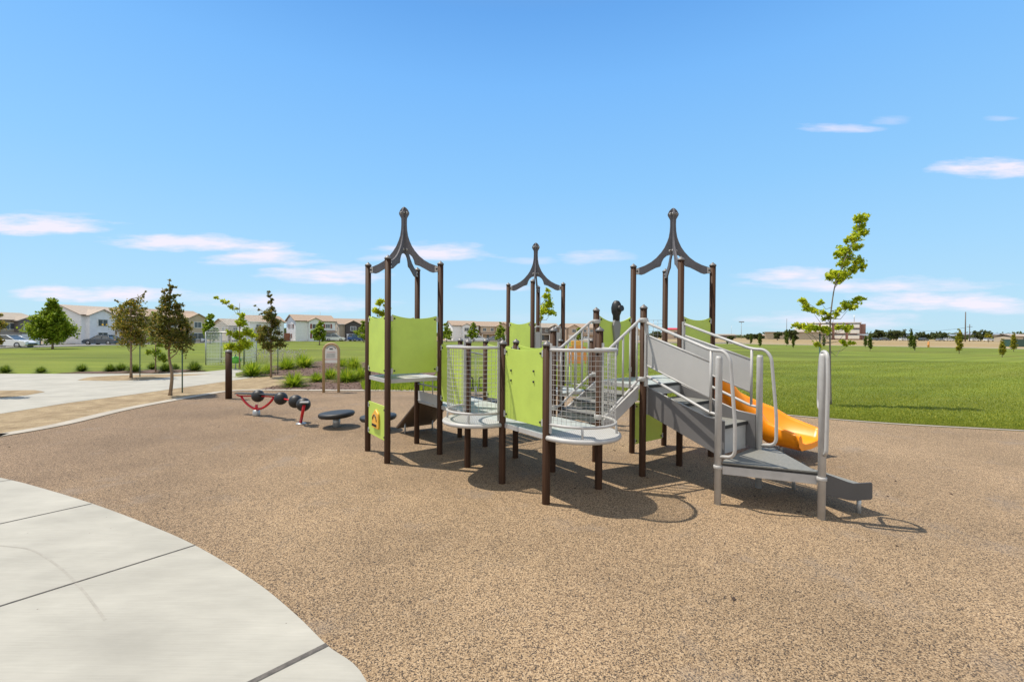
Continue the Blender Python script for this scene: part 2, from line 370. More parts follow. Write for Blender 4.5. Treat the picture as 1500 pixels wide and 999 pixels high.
M = {}
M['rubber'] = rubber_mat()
M['concrete'] = concrete_mat('pale_concrete', (.395,.376,.325))
M['curb'] = concrete_mat('kerb_concrete', (.42,.375,.31))
M['curb2'] = concrete_mat('worn_kerb_concrete', (.33,.285,.235))
M['joint'] = simple('joint_filler', (.10,.09,.08), .9, var=.4, scale=30)
M['sand'] = ground_mat('decomposed_granite', (.20,.145,.08), (.46,.355,.22), 3.5, 38, (.20,.14,.08), .9, s3=1.6)
M['mulch'] = ground_mat('bark_mulch', (.045,.03,.024), (.24,.155,.12), 9, 60, None, 1.0)
M['lawn'] = lawn_mat()
M['dry'] = ground_mat('dry_field', (.22,.155,.07), (.37,.27,.135), .06, .8, (.34,.28,.18), .3, s3=.02, aniso=((.4,3,1), 0))
M['asphalt'] = ground_mat('asphalt', (.14,.13,.125), (.21,.20,.19), 1, 60, None, .3)
M['post'] = simple('brown_post_coating', (.052,.0255,.0135), .6, var=.3, scale=5, stretch=(26,26,.6), spec=.15)
M['cap'] = simple('grey_cast_cap', (.17,.16,.155), .5, var=.15, metal=.3)
M['galv'] = simple('pale_powder_coat', (.42,.41,.395), .45, var=.07, scale=9)
M['galv2'] = simple('galvanised_steel', (.42,.43,.43), .4, metal=.5, var=.16, scale=14)
M['green'] = simple('lime_green_board', (.45,.58,.095), .55, var=.07, scale=3.5, bump=.04, bscale=300)
M['greendark'] = simple('leaf_green_board', (.20,.36,.03), .5, var=.05, scale=2.5)
M['arm'] = simple('slate_grey_board', (.125,.122,.135), .7, spec=.25, var=.12, scale=9)
M['stringer'] = simple('mid_grey_panel', (.15,.145,.145), .55, var=.06, scale=4)
M['darkpanel'] = simple('dark_grey_panel', (.085,.083,.083), .6, var=.08, scale=4)
M['infill'] = simple('light_grey_panel', (.43,.42,.405), .55, var=.05, scale=3)
M['deck'] = simple('teal_grey_deck', (.36,.39,.375), .6, var=.2, scale=14, bump=.3, bscale=160)
M['tread'] = simple('step_tread', (.19,.188,.17), .7, var=.16, scale=40, bump=.3, bscale=200)
M['riser'] = simple('riser_grey', (.40,.40,.39), .5, var=.08)
M['riser2'] = simple('periscope_grey', (.22,.215,.21), .5, var=.06)
M['nosing'] = simple('black_nosing', (.02,.02,.02), .6)
M['black'] = simple('black_rubber', (.014,.0135,.013), .5, var=.25, scale=20, bump=.1, bscale=60)
M['bolt'] = simple('black_bolt', (.012,.012,.014), .4)
M['brownpanel'] = simple('brown_sheet', (.10,.072,.052), .6, var=.18, scale=4)
M['hold'] = simple('climbing_hold', (.02,.018,.017), .6)
M['dial'] = simple('amber_plastic', (.80,.42,.06), .4, var=.05)
M['red'] = simple('red_powder_coat', (.52,.012,.018), .35, var=.08)
M['signwood'] = simple('tan_sign_frame', (.38,.26,.135), .6, var=.12, scale=12, stretch=(4,4,1))
M['signface'] = simple('white_sign_face', (.66,.65,.62), .4, var=.03)
M['signink'] = simple('sign_ink', (.10,.13,.14), .5)
M['signred'] = simple('sign_red_band', (.42,.10,.07), .5)
M['bark'] = simple('young_bark', (.24,.165,.10), .85, var=.35, scale=10, stretch=(8,8,1), bump=.5, bscale=40)
M['barkgrey'] = simple('grey_bark', (.20,.18,.14), .85, var=.3, scale=10, stretch=(8,8,1), bump=.5, bscale=40)
M['stake'] = simple('green_steel_stake', (.03,.085,.065), .5, var=.15)
M['tie'] = simple('black_tree_tie', (.02,.02,.02), .7)
M['leaf_bright'] = leafmat('bright_leaves', [(.28,.38,.012),(.44,.54,.02),(.58,.62,.03),(.72,.70,.07)], .6)
M['leaf_green'] = leafmat('green_leaves', [(.10,.17,.010),(.19,.28,.014),(.31,.40,.025),(.42,.48,.05)], .45)
M['leaf_olive'] = leafmat('olive_leaves', [(.07,.09,.014),(.13,.15,.024),(.22,.21,.035),(.38,.26,.06)], .48)
M['leaf_orange'] = leafmat('turning_leaves', [(.08,.10,.014),(.15,.17,.024),(.29,.25,.035),(.55,.36,.05)], .48)
M['leaf_dark'] = leafmat('dark_leaves', [(.06,.085,.025),(.10,.125,.04),(.15,.17,.055)], .35)
M['leaf_col'] = leafmat('column_leaves', [(.06,.10,.012),(.12,.17,.02),(.22,.25,.03)], .35)
M['leaf_yel'] = leafmat('yellowing_leaves', [(.16,.19,.015),(.33,.32,.025),(.50,.38,.03)], .4)
M['grass'] = leafmat('grass_blades', [(.15,.205,.018),(.26,.295,.03),(.42,.41,.05)], .35)
M['clump'] = leafmat('clump_blades', [(.09,.17,.008),(.20,.31,.015),(.36,.46,.03),(.50,.50,.05)], .5)
M['clump2'] = leafmat('dark_clump_blades', [(.04,.08,.008),(.08,.14,.012),(.16,.23,.02),(.26,.32,.04)], .4)
M['flower'] = leafmat('pale_seed_heads', [(.55,.50,.42),(.7,.66,.6)], .3)
M['glass'] = simple('window_glass', (.075,.09,.10), .12, var=.2, spec=.8)
M['whitetrim'] = simple('white_trim', (.72,.71,.69), .5, var=.03)
M['white'] = simple('white_car_paint', (.74,.75,.76), .25, var=.02, coat=.6)
M['slateblue'] = simple('slate_car_paint', (.055,.075,.10), .25, var=.03, coat=.6)
M['bluecar'] = simple('blue_car_paint', (.03,.07,.22), .25, var=.03, coat=.6)
M['greycar'] = simple('grey_car_paint', (.25,.26,.27), .25, var=.03, coat=.6)
M['tyre'] = simple('tyre_rubber', (.018,.018,.018), .85)
M['rim'] = simple('alloy_rim', (.42,.42,.43), .35, metal=.7)
M['lamp'] = simple('lamp_lens', (.6,.25,.2), .2)
M['utility'] = simple('utility_pole_wood', (.13,.11,.10), .85)
M['brick'] = simple('red_brown_brick', (.28,.15,.12), .85, var=.1, scale=2)
M['band'] = simple('pale_facade_band', (.80,.74,.66), .7, var=.06, scale=1)
M['hill'] = ground_mat('far_hills', (.20,.26,.24), (.30,.34,.31), .004, .02, None, 0)  # distance haze is painted into this pale hill colour
M['net'] = simple('white_netting', (.62,.66,.66), .7, var=.05)
M['net'].blend_method = 'HASHED' if hasattr(M['net'], 'blend_method') else None
def stucco(name, c, **k): return simple(name, c, .85, var=.06, scale=1.5, bump=.15, bscale=25, **k)
def tiles(name, c): return simple(name, c, .85, var=.16, scale=2.5, stretch=(1,1,3), bump=.5, bscale=8)

# ------------------------------------------------------------------ the setting: ground sheets
def sheet(name, pts, z, mat, label=None):
    me = bpy.data.meshes.new(name)
    me.from_pydata([(p[0], p[1], z) for p in pts], [], [list(range(len(pts)))])
    me.polygons[0].normal
    me.update()
    if me.polygons[0].normal.z < 0: me.flip_normals()
    me.materials.append(mat)
    o = bpy.data.objects.new(name, me); COL.objects.link(o)
    return tag(o, label, None, None, 'structure')
def ribbon(name, pts, w, z, mat, side=0, height=0):
    pts = [Vector((p[0], p[1], 0)) for p in pts]; vs = []; fs = []
    for i, p in enumerate(pts):
        t = (pts[min(i+1, len(pts)-1)] - pts[max(i-1, 0)]).normalized(); n = Vector((-t.y, t.x, 0))
        a = p + n * w * (.5 + side*.5); b = p - n * w * (.5 - side*.5)
        vs += [(a.x, a.y, z), (b.x, b.y, z)]
        if height: vs += [(a.x, a.y, z-height), (b.x, b.y, z-height)]
    k = 4 if height else 2
    for i in range(len(pts)-1):
        q = i*k; w2 = q+k
        fs.append([q, q+1, w2+1, w2])
        if height:
            fs.append([q+2, q, w2, w2+2]); fs.append([q+1, q+3, w2+3, w2+1])
    me = bpy.data.meshes.new(name); me.from_pydata(vs, [], fs); me.update(); me.materials.append(mat)
    o = bpy.data.objects.new(name, me); COL.objects.link(o)
    return tag(o, None, None, None, 'structure')
def smooth_path(pts, n=8):
    out = []; P = [Vector((p[0], p[1], p[2] if len(p) > 2 else 0)) for p in pts]
    P = [P[0]*2 - P[1]] + P + [P[-1]*2 - P[-2]]
    for i in range(1, len(P)-2):
        for k in range(n):
            t = k/n; a, b, c, d = P[i-1], P[i], P[i+1], P[i+2]
            out.append(.5*((2*b) + (-a+c)*t + (2*a-5*b+4*c-d)*t*t + (-a+3*b-3*c+d)*t**3))
    out.append(P[-2]); return out

sheet('ground', [(-6000,-200),(6000,-200),(6000,9000),(-6000,9000)], -.016, M['dry'])
sheet('lawn', [(-56,2),(-56,96),(-51,108),(-40,114),(-20,116),(20,116),(51,109),(73,93),(87,76),(120,40),(120,2)], -.012, M['lawn'])

# rubber safety surface: far boundary traced in plan, near side runs behind the camera
back = smooth_path([G(0,640), G(100,622), G(200,598), G(300,579.5), G(345,573), G(420,572.5), G(610,573.5), G(760,577), G(905,586), G(1030,596.5), G(1143,608), G(1300,621), G(1500,632)], 6)
back = [Vector((-16, 5.2, 0)), Vector((-12.3, 6.4, 0))] + back + [Vector((13.5,7.1,0)), Vector((20,3,0)), Vector((20,-8,0))]
walk_edge = [G(0,700), G(60,715), G(135,738), G(210,766), G(285,799), G(370,850), G(430,898), G(478,945), G(537,999)]
walk_edge = smooth_path([Vector((-11.5,7.0,0)), Vector((-8.9,6.55,0))] + walk_edge + [Vector((-.35,1.6,0)), Vector((-.05,.8,0)), Vector((.1,-.5,0)), Vector((-.1,-3,0))], 6)
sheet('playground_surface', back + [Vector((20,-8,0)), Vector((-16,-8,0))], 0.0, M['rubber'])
sheet('concrete_walk', list(walk_edge) + [Vector((-16,-3,0)), Vector((-16,7.3,0))], .006, M['concrete'])
kl = [p for p in back if p.x < -2.9]; kr = [p for p in back if p.x >= -3.4]
ribbon('playground_kerb', kl, .30, .012, M['curb'], side=1); ribbon('playground_kerb', kr, .13, .011, M['curb2'], side=1)
# control joints of the walk
def strip(name, a, b, w, z, mat):
    return ribbon(name, [a, b], w, z, mat)
def ext(a, b, k):  # extend a->b beyond a by k
    return a + (a - b) * k
j1a, j1b = G(0,768), G(134,738.5); j2a, j2b = G(0,889), G(285,799.5); j3a, j3b = G(372,999), G(479,945.5)
strip('walk_joint', ext(j1a, j1b, .9), j1b, .016, .0095, M['joint'])
strip('walk_joint', ext(j2a, j2b, .9), j2b, .016, .0095, M['joint'])
strip('walk_joint', ext(j3a, j3b, 3), j3b, .036, .0095, M['joint'])
strip('walk_joint', ext(G(0,706), G(22,702.5), 2), G(22,702.5), .014, .0095, M['joint'])
# old scuff marks left by a turning wheel on the walk
M['scuff'] = simple('worn_scuff', (.32,.30,.258), .9, var=.10, scale=12)
ribbon('walk_scuff', smooth_path([G(0,800), G(45,806), G(85,830), G(118,862), G(140,890), G(154,909)], 6), .016, .0072, M['scuff'])

# sand strip, left path, mulch beds
PTH = M['concrete']
sand_poly = [Vector((-18,5,0)), G(0,640), G(100,622), G(200,598), G(300,579.5), G(345,573), G(375,571.5), G(425,561), G(450,554), G(420,549), G(380,551.5), G(300,563), G(200,577), G(100,590), G(0,606), Vector((-18,10.2,0))]
sheet('sand_strip', sand_poly, -.004, M['sand'])
sheet('path', [Vector((-60,9,0)), G(0,606), G(100,590), G(200,577), G(300,563), G(380,551.5), G(408,546), G(345,551), G(345,546.5), G(372,541), G(345,540), G(300,544.5), G(230,547.5), G(0,547.5), Vector((-60,20,0))], .0, PTH)
sheet('tree_well', [G(-60,590), G(0,583), G(40,579), G(66,574), G(50,571.5), G(0,572), G(-60,573)], .004, M['sand'])
sheet('tree_well', [G(113,557), G(130,552.5), G(180,549.5), G(250,548), G(310,548), G(250,552), G(215,556.5), G(160,558)], .004, M['sand'])
sheet('mulch_bed', [G(372,571.8), G(425,561), G(452,554), G(470,551), G(345,549.3), G(372,541.5), G(420,532), G(480,528), G(560,532), G(640,545), G(612,573), G(480,572.5)], .004, M['mulch'])
sheet('mulch_bed', [G(80,546.5), G(150,543.5), G(240,541.5), G(285,541), G(302,543.8), G(230,546.8), G(150,547)], .004, M['mulch'])
# streets
road = smooth_path([(-62.5,10),(-62.5,60),(-62,92),(-57,110),(-42,119),(-15,122),(30,122),(62,120)], 6)
ribbon('road', road, 9, -.008, M['asphalt'])
ribbon('street_pavement', smooth_path([(-57,10),(-57,60),(-56.5,90),(-52,106),(-40,113.5),(-15,116.3),(30,116.3),(60,114)], 6), 1.8, .10, M['concrete'], height=.12)
ribbon('street_pavement', smooth_path([(-68,10),(-68,60),(-67.5,94),(-61.5,114),(-44,124.5),(-15,128),(30,128),(64,126)], 6), 1.8, .10, M['concrete'], height=.12)
ribbon('field_path', smooth_path([(44,111.5),(51,110),(73,94),(87,77),(122,38)], 5), 2.4, .0, M['concrete'])
# hills on the horizon
hv = []; hf = []
hn = 160
for i in range(hn):
    x = -2500 + 7500*i/(hn-1); h = 13 + 9*math.sin(i*.21) + 6*math.sin(i*.57+1) + 3*math.sin(i*1.3)
    hv += [(x, 3200, -1), (x, 3500, max(6, h)), (x, 4200, -1)]
for i in range(hn-1):
    a = i*3; hf += [[a, a+3, a+4, a+1], [a+1, a+4, a+5, a+2]]
me = bpy.data.meshes.new('hills'); me.from_pydata(hv, [], hf); me.update(); me.materials.append(M['hill'])
for p in me.polygons: p.use_smooth = True
hills = bpy.data.objects.new('hills', me); COL.objects.link(hills); hills['kind'] = 'structure'

# grass blades along the near edge of the lawn
def grass_field(n, sampler, hmin, hmax, name, mat, label):
    P = sampler(n); k = len(P)
    h = rng.uniform(hmin, hmax, k); a = rng.uniform(0, 2*np.pi, k); w = rng.uniform(.004, .007, k) * 1.5
    lean = rng.normal(0, .35, (k, 2)) * h[:, None]
    dx, dyy = np.cos(a)*w, np.sin(a)*w
    V = np.zeros((k, 3, 3)); V[:, 0] = np.stack([P[:,0]-dx, P[:,1]-dyy, P[:,2]], 1); V[:, 1] = np.stack([P[:,0]+dx, P[:,1]+dyy, P[:,2]], 1)
    V[:, 2] = np.stack([P[:,0]+lean[:,0], P[:,1]+lean[:,1], P[:,2]+h], 1)
    o = np_mesh(name, V.reshape(-1,3), np.arange(k*3).reshape(-1,3), mat)
    return tag(o, label, 'grass', None, 'stuff')
ex_ = np.array([p.x for p in back if p.x > -3 and p.x < 19.9]); ey_ = np.array([p.y for p in back if p.x > -3 and p.x < 19.9])
def samp_right(n):
    x = rng.uniform(-.5, 19, n)*1.0; off = .17 + 26*rng.random(n)**2.9
    x = x*(1 + off*.05); y = np.interp(x, ex_, ey_) + off*1.05
    return np.column_stack([x, y, np.full(n, -.012)])
grass_field(340000, samp_right, .02, .05, 'grass', M['grass'], 'short mown grass blades along the kerb of the playground')

# ------------------------------------------------------------------ play structure
GO, GTH, GS = Vector((-1.7798, 6.4453, 0)), .6366, .8361
U = Vector((math.cos(GTH), math.sin(GTH), 0)); W = Vector((-math.sin(GTH), math.cos(GTH), 0)); Z = Vector((0,0,1))
def g(i, j, z=0.0): return GO + U*(i*GS) + W*(j*GS) + Z*z
PS = empty('play_structure', g(2,-1), 0, 'brown-posted play structure with lime green panels, three pointed roof frames and an orange slide', 'play structure')
PR = .044
H_T, H_Q, H_M, H_L, D_H, D_L = 2.953, 2.235, 1.932, 1.764, 1.20, .76
posts = {}
for (i, j, h) in [(0,0,H_T),(1,0,H_T),(0,1,H_T),(1,1,H_T),(4,-3,H_T),(4,-2,H_T),(5,-3,H_T),(5,-2,H_T),(4,1,H_T),(5,1,H_T),(4,2,H_T),(5,2,H_T),
                  (3,-3,H_Q),(3,-2,H_Q),(2,-3,H_M),(2,-2,H_M),(1,-3,H_L),(1,-2,H_L),(1,-1,H_L),(2,-1,H_L),(2,0,H_L),(2,1,H_L),(4,0,H_L),(5,0,H_L)]:
    b = MB(); p = g(i, j)
    n = 32; prof = []
    for k in range(n):     # shallow flutes down the post
        a = 2*math.pi*k/n; r = PR - (.0022 if k % 4 == 0 else 0)
        prof.append((r*math.cos(a), r*math.sin(a)))
    vs = [(p.x+x, p.y+y, z) for z in (-.05, h-.025) for x, y in prof]
    b.add(vs, [[k, (k+1) % n, n+(k+1) % n, n+k] for k in range(n)], True)
    b.f.append([n+k for k in range(n)]); b.sm.append(False)
    o = b.build('post', M['post'], PS)
    c = MB().lathe([(PR+.007,h-.034),(PR+.008,h-.022),(PR+.004,h-.012),(PR*.7,h+.004),(PR*.3,h+.014),(.012,h+.016),(.012,h+.024),(.004,h+.026)], (p.x, p.y, 0), n=20)
    oc = c.build('post_cap', M['cap'], None, origin=(0,0,0)); oc.parent = o
    oc.location = -PS.location
    posts[(i, j)] = o
def sub(mb, name, mat, part, bevel=0):
    """sub-part: vertices in world coordinates, under a part of PS"""
    o = mb.build(name, mat, None, origin=None, bevel=bevel); o.parent = part; o.location = -PS.location
    return o
def bolt(part, p, n, r=.013, mat='bolt', name='bolt'):
    n = Vector(n).normalized(); ax = Vector((0,0,1)).cross(n).normalized(); ay = n.cross(ax)
    b = MB().lathe([(r,0),(r,.006),(r*.75,.012),(r*.3,.014)], p, (ax, ay, n), n=10)
    return sub(b, name, M[mat], part)
def panel(a, b, z0, z1, sag=.05, mat='green', out=-1, bolts=True, name='guard_panel', inset=.062):
    A, B = g(*a), g(*b); d = (B-A).normalized(); L = (B-A).length; n = d.cross(Z)
    if n.y > 0 and abs(n.y) > .3: n = -n
    K = 12; poly = [(inset, z0), (L-inset, z0)]
    for k in range(K+1):
        t = 1 - k/K; poly.append((inset + (L-2*inset)*t, z1 - sag*(1-(2*t-1)**2)))
    o = MB().prism(poly, A, d, Z, .016).build(name, M[mat], PS, bevel=.002)
    if bolts:
        for ta, zz in ((inset+.035, z0+.05), (L-inset-.035, z0+.05), (inset+.035, z1-.055), (L-inset-.035, z1-.055)):
            p = A + d*ta + Z*zz + n*.0085
            bolt(o, p, n)
        for ta, s in ((inset-.012, 1), (L-inset+.012, -1)):
            for zz in (z0+.05, z1-.055):
                sub(MB().box(A + d*(ta) + Z*zz + n*.010, (.05, .006, .075), (d, n, Z)), 'bracket', M['galv'], o)
    return o
# tower guard panels
panel((0,0),(1,0), 1.27, 2.13); panel((0,0),(0,1), 1.27, 2.13); panel((0,1),(1,1), 1.27, 2.13)
panel((4,1),(4,2), 1.27, 2.12); panel((4,2),(5,2), 1.27, 2.12)
panel((4,-3),(5,-3), 1.27, 2.13)
pv = panel((3,-2),(4,-2), 1.27, 2.14, .09)
# lower level guard panels
pf = panel((1,-3),(1,-2), .83, 1.70, .03)
panel((1,-1),(1,0), .83, 1.70, .03); panel((2,-2),(2,-1), .83, 1.70, .04); panel((2,-1),(2,0), .83, 1.70, .04)
panel((4,-2),(5,-2), .13, .78, .0); lp = panel((0,0),(0,1), .30, .80, .0)
# hand grips on the front panel
n_ = -U
for t, zz in ((.17,1.42),(.17,1.30),(.60,1.44),(.60,1.32)):
    bolt(pf, g(1,-3) + W*(GS-.0-t-.02) + Z*zz + n_*.0085, n_, .013)
# amber play dial on the low panel
dc = g(0,.5,.55) + n_*.024
b = MB(); pts = []
for cx, cz, r, a0, a1 in ((-.12,-.10,.035,150,290),(.12,-.10,.035,250,390),(.10,.10,.05,10,70),(.02,.155,.04,60,110),(-.10,.05,.05,110,170)):
    for k in range(6):
        a = R(a0 + (a1-a0)*k/5); pts.append(((cx+r*math.cos(a))*.88, (cz+r*math.sin(a))*.86))
b.prism(pts, dc, -W, Z, .028); dial = b.build('dial', M['dial'], PS, bevel=.006)
b = MB()
for k in range(7): b.tube([dc - W*(-.10+.028*k) + n_*.016 + Z*(-.09), dc - W*(-.10+.028*k) + n_*.016 + Z*(-.055)], .008, 6)
arc = [dc - W*(.09*math.cos(R(a))-.01) + n_*.016 + Z*(.11*math.sin(R(a))-.03) for a in range(10, 175, 15)]
b.tube(arc, .008, 6); sub(b, 'dial_groove', M['bolt'], dial)

# roof frames: four slate boards per tower, cut like a pointed arch
TOP = [(0.004,3.83),(.03,3.815),(.058,3.785),(.082,3.735),(.078,3.71),(.045,3.65),(.043,3.56),(.048,3.47),(.062,3.38),(.085,3.31),(.125,3.22),(.175,3.145),(.25,3.06),(.33,2.995),(.42,2.945),(.555,2.895)]
BOT = [(.553,2.815),(.47,2.80),(.42,2.815),(.34,2.86),(.255,2.905),(.185,2.925),(.172,2.955),(.165,2.99),(.135,3.05),(.09,3.09),(.045,3.105),(.004,3.108)]
def roof(ci, cj):
    c = g(ci, cj)
    for di, dj in ((-.5,-.5),(.5,-.5),(.5,.5),(-.5,.5)):
        d = (g(ci+di, cj+dj) - c).normalized(); n = d.cross(Z)
        if n.y > 0: n = -n
        o = MB().prism(TOP + BOT, c, d, Z, .022).build('roof_arm', M['arm'], PS, bevel=.0025)
        b = MB()
        b.prism([(-.04,.012),(.04,.012),(.04,.026),(.052,.026),(.052,-.026),(.04,-.026),(.04,-.012),(-.04,-.012),(-.04,-.020),(.032,-.020),(.032,.020),(-.04,.020)], c + d*.545 + Z*2.855, d, n, .09)
        sub(b, 'arm_bracket', M['galv'], o)
        bolt(o, c + d*.535 + Z*2.855 + n*.020, n, .014); bolt(o, c + d*.535 + Z*2.855 - n*.020, -n, .014)
        for zz, rr in ((3.735,.042),(3.165,.045)):
            for s in (1,-1):
                bolt(o, c + d*rr + Z*zz + n*s*.011, n*s, .020, 'galv', 'washer'); bolt(o, c + d*rr + Z*zz + n*s*.022, n*s, .009)
roof(.5,.5); roof(4.5,-2.5); roof(4.5,1.5)

# decks
def deck(i, j, z, mat='deck', ni=1, nj=1):
    c = g(i+ni/2, j+nj/2, z-.02)
    o = MB().box(c, (GS*ni-.012, GS*nj-.012, .036), (U, W, Z)).build('deck', M[mat], PS, bevel=.004)
    for a, bb, (sx, sy) in (((i,j),(i+ni,j),(1,0)), ((i,j+nj),(i+ni,j+nj),(1,0)), ((i,j),(i,j+nj),(0,1)), ((i+ni,j),(i+ni,j+nj),(0,1))):
        A, B = g(*a, z-.035), g(*bb, z-.035); d = (B-A).normalized(); m = (A+B)/2; inw = (c - m); inw.z = 0; inw.normalize()
        sub(MB().box(m + inw*.012, ((B-A).length-.10, .02, .05), (d, d.cross(Z), Z)), 'edge_rail', M['galv'], o)
    return o
deck(0,0,D_H,'infill'); deck(3,-3,D_H); deck(4,-3,D_H); deck(4,1,D_H)
for ij in ((1,-3),(1,-2),(1,-1),(1,0),(4,0)): deck(*ij, D_L)

# balcony decks with woven wire baskets
def perforated():
    m, nt, n, l, bs = new_mat('perforated_plate')
    tc = n.new('ShaderNodeTexCoord'); v = n.new('ShaderNodeTexVoronoi'); v.inputs['Scale'].default_value = 42; v.inputs['Randomness'].default_value = 0
    l.new(tc.outputs['Object'], v.inputs['Vector']); cr = n.new('ShaderNodeValToRGB'); l.new(v.outputs['Distance'], cr.inputs[0])
    cr.color_ramp.elements[0].position = .28; cr.color_ramp.elements[1].position = .34
    cr.color_ramp.elements[0].color = (.20,.20,.19,1); cr.color_ramp.elements[1].color = (.44,.435,.42,1)
    l.new(cr.outputs[0], bs.inputs['Base Color']); bs.inputs['Roughness'].default_value = .5
    return m
M['perf'] = perforated()
def balcony(a, b, out):
    A, B = g(*a), g(*b); d = (B-A).normalized(); c = (A+B)/2; L = (B-A).length; r = L/2 - .005; out = Vector(out)
    def pt(t, z, rr=r, k=1.08):   # t 0..1 from A to B around the bulge
        an = math.pi*t; return c - d*rr*math.cos(an) + out*(.05 + rr*k*math.sin(an))*1.0 + Z*z if 0 < t < 1 else c - d*rr*math.cos(an) + out*.05 + Z*z
    N = 28
    poly = [(-(r+.03), 0)] + [(-(r+.03)*math.cos(math.pi*k/N), .05+(r+.03)*1.08*math.sin(math.pi*k/N)) for k in range(N+1)] + [(r+.03, 0)]
    o = MB().prism(poly, c + Z*(D_L-.012), d, out, .02).build('balcony_deck', M['perf'], PS)
    rim = MB().tube([pt(k/N, D_L-.025, r+.035) for k in range(N+1)], .027, 10)
    rim.box(c + out*.02 + Z*(D_L-.035), (L-.09, .03, .06), (d, out, Z))
    sub(rim, 'rim', M['galv'], o)
    # basket
    bk = MB(); nv = 26
    for k in range(1, nv):
        if k % 1 == 0: bk.tube([pt(k/nv, .885), pt(k/nv, 1.685)], .0023, 5, False)
    for q in range(1, 15):
        z = .885 + .80*q/15; bk.tube([pt(k/N, z, r) for k in range(N+1)], .0023, 5, False)
    bo = bk.build('wire_basket', M['galv'], PS)
    t = MB().tube([pt(k/N, 1.69) for k in range(N+1)], .019, 10); sub(t, 'top_rail', M['galv'], bo)
    t = MB().tube([pt(k/N, .88) for k in range(N+1)], .016, 10); sub(t, 'bottom_rail', M['galv'], bo)
    for t_ in (.28, .72): sub(MB().tube([pt(t_, D_L-.02, r+.01), pt(t_, .885, r)], .013, 8), 'support_bar', M['galv'], bo)
    for t_ in (0.0, 1.0):
        e = pt(t_, 0); sub(MB().box(Vector((e.x, e.y, 1.27)) , (.012, .05, .98), (d, out, Z)), 'mounting_plate', M['galv'], bo)
balcony((1,-3),(2,-3), -W); balcony((1,-2),(1,-1), -U)

# inner stair from the low deck up to the stair landing, with barred handrails
def lerp(a, b, t): return a + (b-a)*t
st = MB()
for s_ in (0, 1):
    A, B = g(2,-3+s_), g(3,-3+s_); off = (W if s_ == 0 else -W)*.045
    st.prism([(.05,.60),(.05,.77),(GS-.05,1.19),(GS-.05,1.02)], A+off, U, Z, .03)
st.build('stair_side', M['galv'], PS, bevel=.003)
for k, (x0, z) in enumerate(((.10,.87),(.32,.98),(.54,1.09))):
    t = MB(); K = 10
    poly = [(x0+.30, -GS/2+.07)] + [(x0+.30, GS/2-.07)] + [(x0 - .05*(1-(2*q/K-1)**2), GS/2-.07 - (GS-.14)*q/K) for q in range(K+1)]
    t.prism(poly, g(2,-2.5,z-.015), U, W, .03); o = t.build('tread', M['tread'], PS)
    e = MB().tube([g(2,-2.5,z-.015) + U*(x0-.004 - .05*(1-(2*q/K-1)**2)) + W*(GS/2-.07 - (GS-.14)*q/K) for q in range(K+1)], .014, 6)
    sub(e, 'nosing', M['nosing'], o)
    r_ = MB().box(g(2,-2.5,z-.07) + U*(x0+.02), (.012, GS-.15, .11), (U, W, Z)); sub(r_, 'riser', M['riser'], o)
for s_ in (0, 1):
    off = W*(-.01 if s_ == 0 else .01)
    A, B = g(2,-3+s_)+off, g(3,-3+s_)+off
    top = fillet([A + U*.05 + Z*1.67, A + U*.14 + Z*1.67, B - U*.10 + Z*2.05, B - U*.03 + Z*2.05], .06)
    bot = fillet([A + U*.05 + Z*.87, A + U*.12 + Z*.87, B - U*.10 + Z*1.28, B - U*.03 + Z*1.28], .06)
    o = MB().tube(top, .019, 10).build('handrail', M['galv'], PS)
    sub(MB().tube(bot, .017, 10), 'lower_rail', M['galv'], o)
    for q in range(5):
        x = .15 + q*.135
        zt = 1.67 + (x-.14)/(GS-.24)*.38; zb = .87 + (x-.12)/(GS-.22)*.41
        sub(MB().tube([A + U*x + Z*zb, A + U*x + Z*zt], .012, 8), 'baluster', M['galv'], o)
    for P_, zz in ((B, 2.05), (B, 1.28), (A, 1.67), (A, .87)):
        sub(MB().lathe([(.056,zz-.03),(.06,zz-.025),(.06,zz+.025),(.056,zz+.03)], (g(3 if P_ is B else 2,-3+s_).x, g(3 if P_ is B else 2,-3+s_).y, 0), n=16), 'clamp', M['galv'], o)

# transfer stair: landing (3..4, -3) down to the hexagonal platform
SL = 1.09
def stair_pt(s_, t, z): return g(3+s_, -3) - W*t + Z*z     # s_ 0 near side, 1 far side
PZ = .47
for s_ in (0, 1):
    off = U*(.055 if s_ == 0 else -.055)
    o = MB().prism([(.03,.82),(.03,1.17),(.86,.905),(1.08,.885),(1.08,.46)], g(3+s_,-3)+off, -W, Z, .016).build('stair_side', M['stringer'], PS, bevel=.002)
    e = MB().tube([stair_pt(s_,.03,1.172)+off, stair_pt(s_,.86,.907)+off, stair_pt(s_,1.08,.887)+off], .009, 6)
    e.box(stair_pt(s_, .02, 1.0)+off, (.02, .05, .38), (U, W, Z)); sub(e, 'edge_trim', M['galv'], o)
for k, (t0, t1, z) in enumerate(((0.02,.50,1.0),(.50,.98,.80))):
    o = MB().box(g(3.5,-3,z-.015) - W*((t0+t1)/2), (GS-.14, t1-t0, .03), (U, W, Z)).build('tread', M['tread'], PS)
    sub(MB().box(g(3.5,-3,z-.017) - W*(t1+.008), (GS-.14, .018, .036), (U, W, Z)), 'nosing', M['nosing'], o)
    rh = .17 if k == 0 else .30
    sub(MB().box(g(3.5,-3,z-.037-rh/2) - W*(t1-.02), (GS-.145, .012, rh), (U, W, Z)), 'riser', M['riser'], o)
o = MB().box(g(3.5,-3,1.2-.08) - W*.035, (GS-.14, .012, .12), (U, W, Z)).build('riser', M['riser'], PS)
o = MB().box(g(3.5,-3,1.2-.022) - W*.035, (GS-.12, .03, .036), (U, W, Z)).build('nosing', M['nosing'], PS)
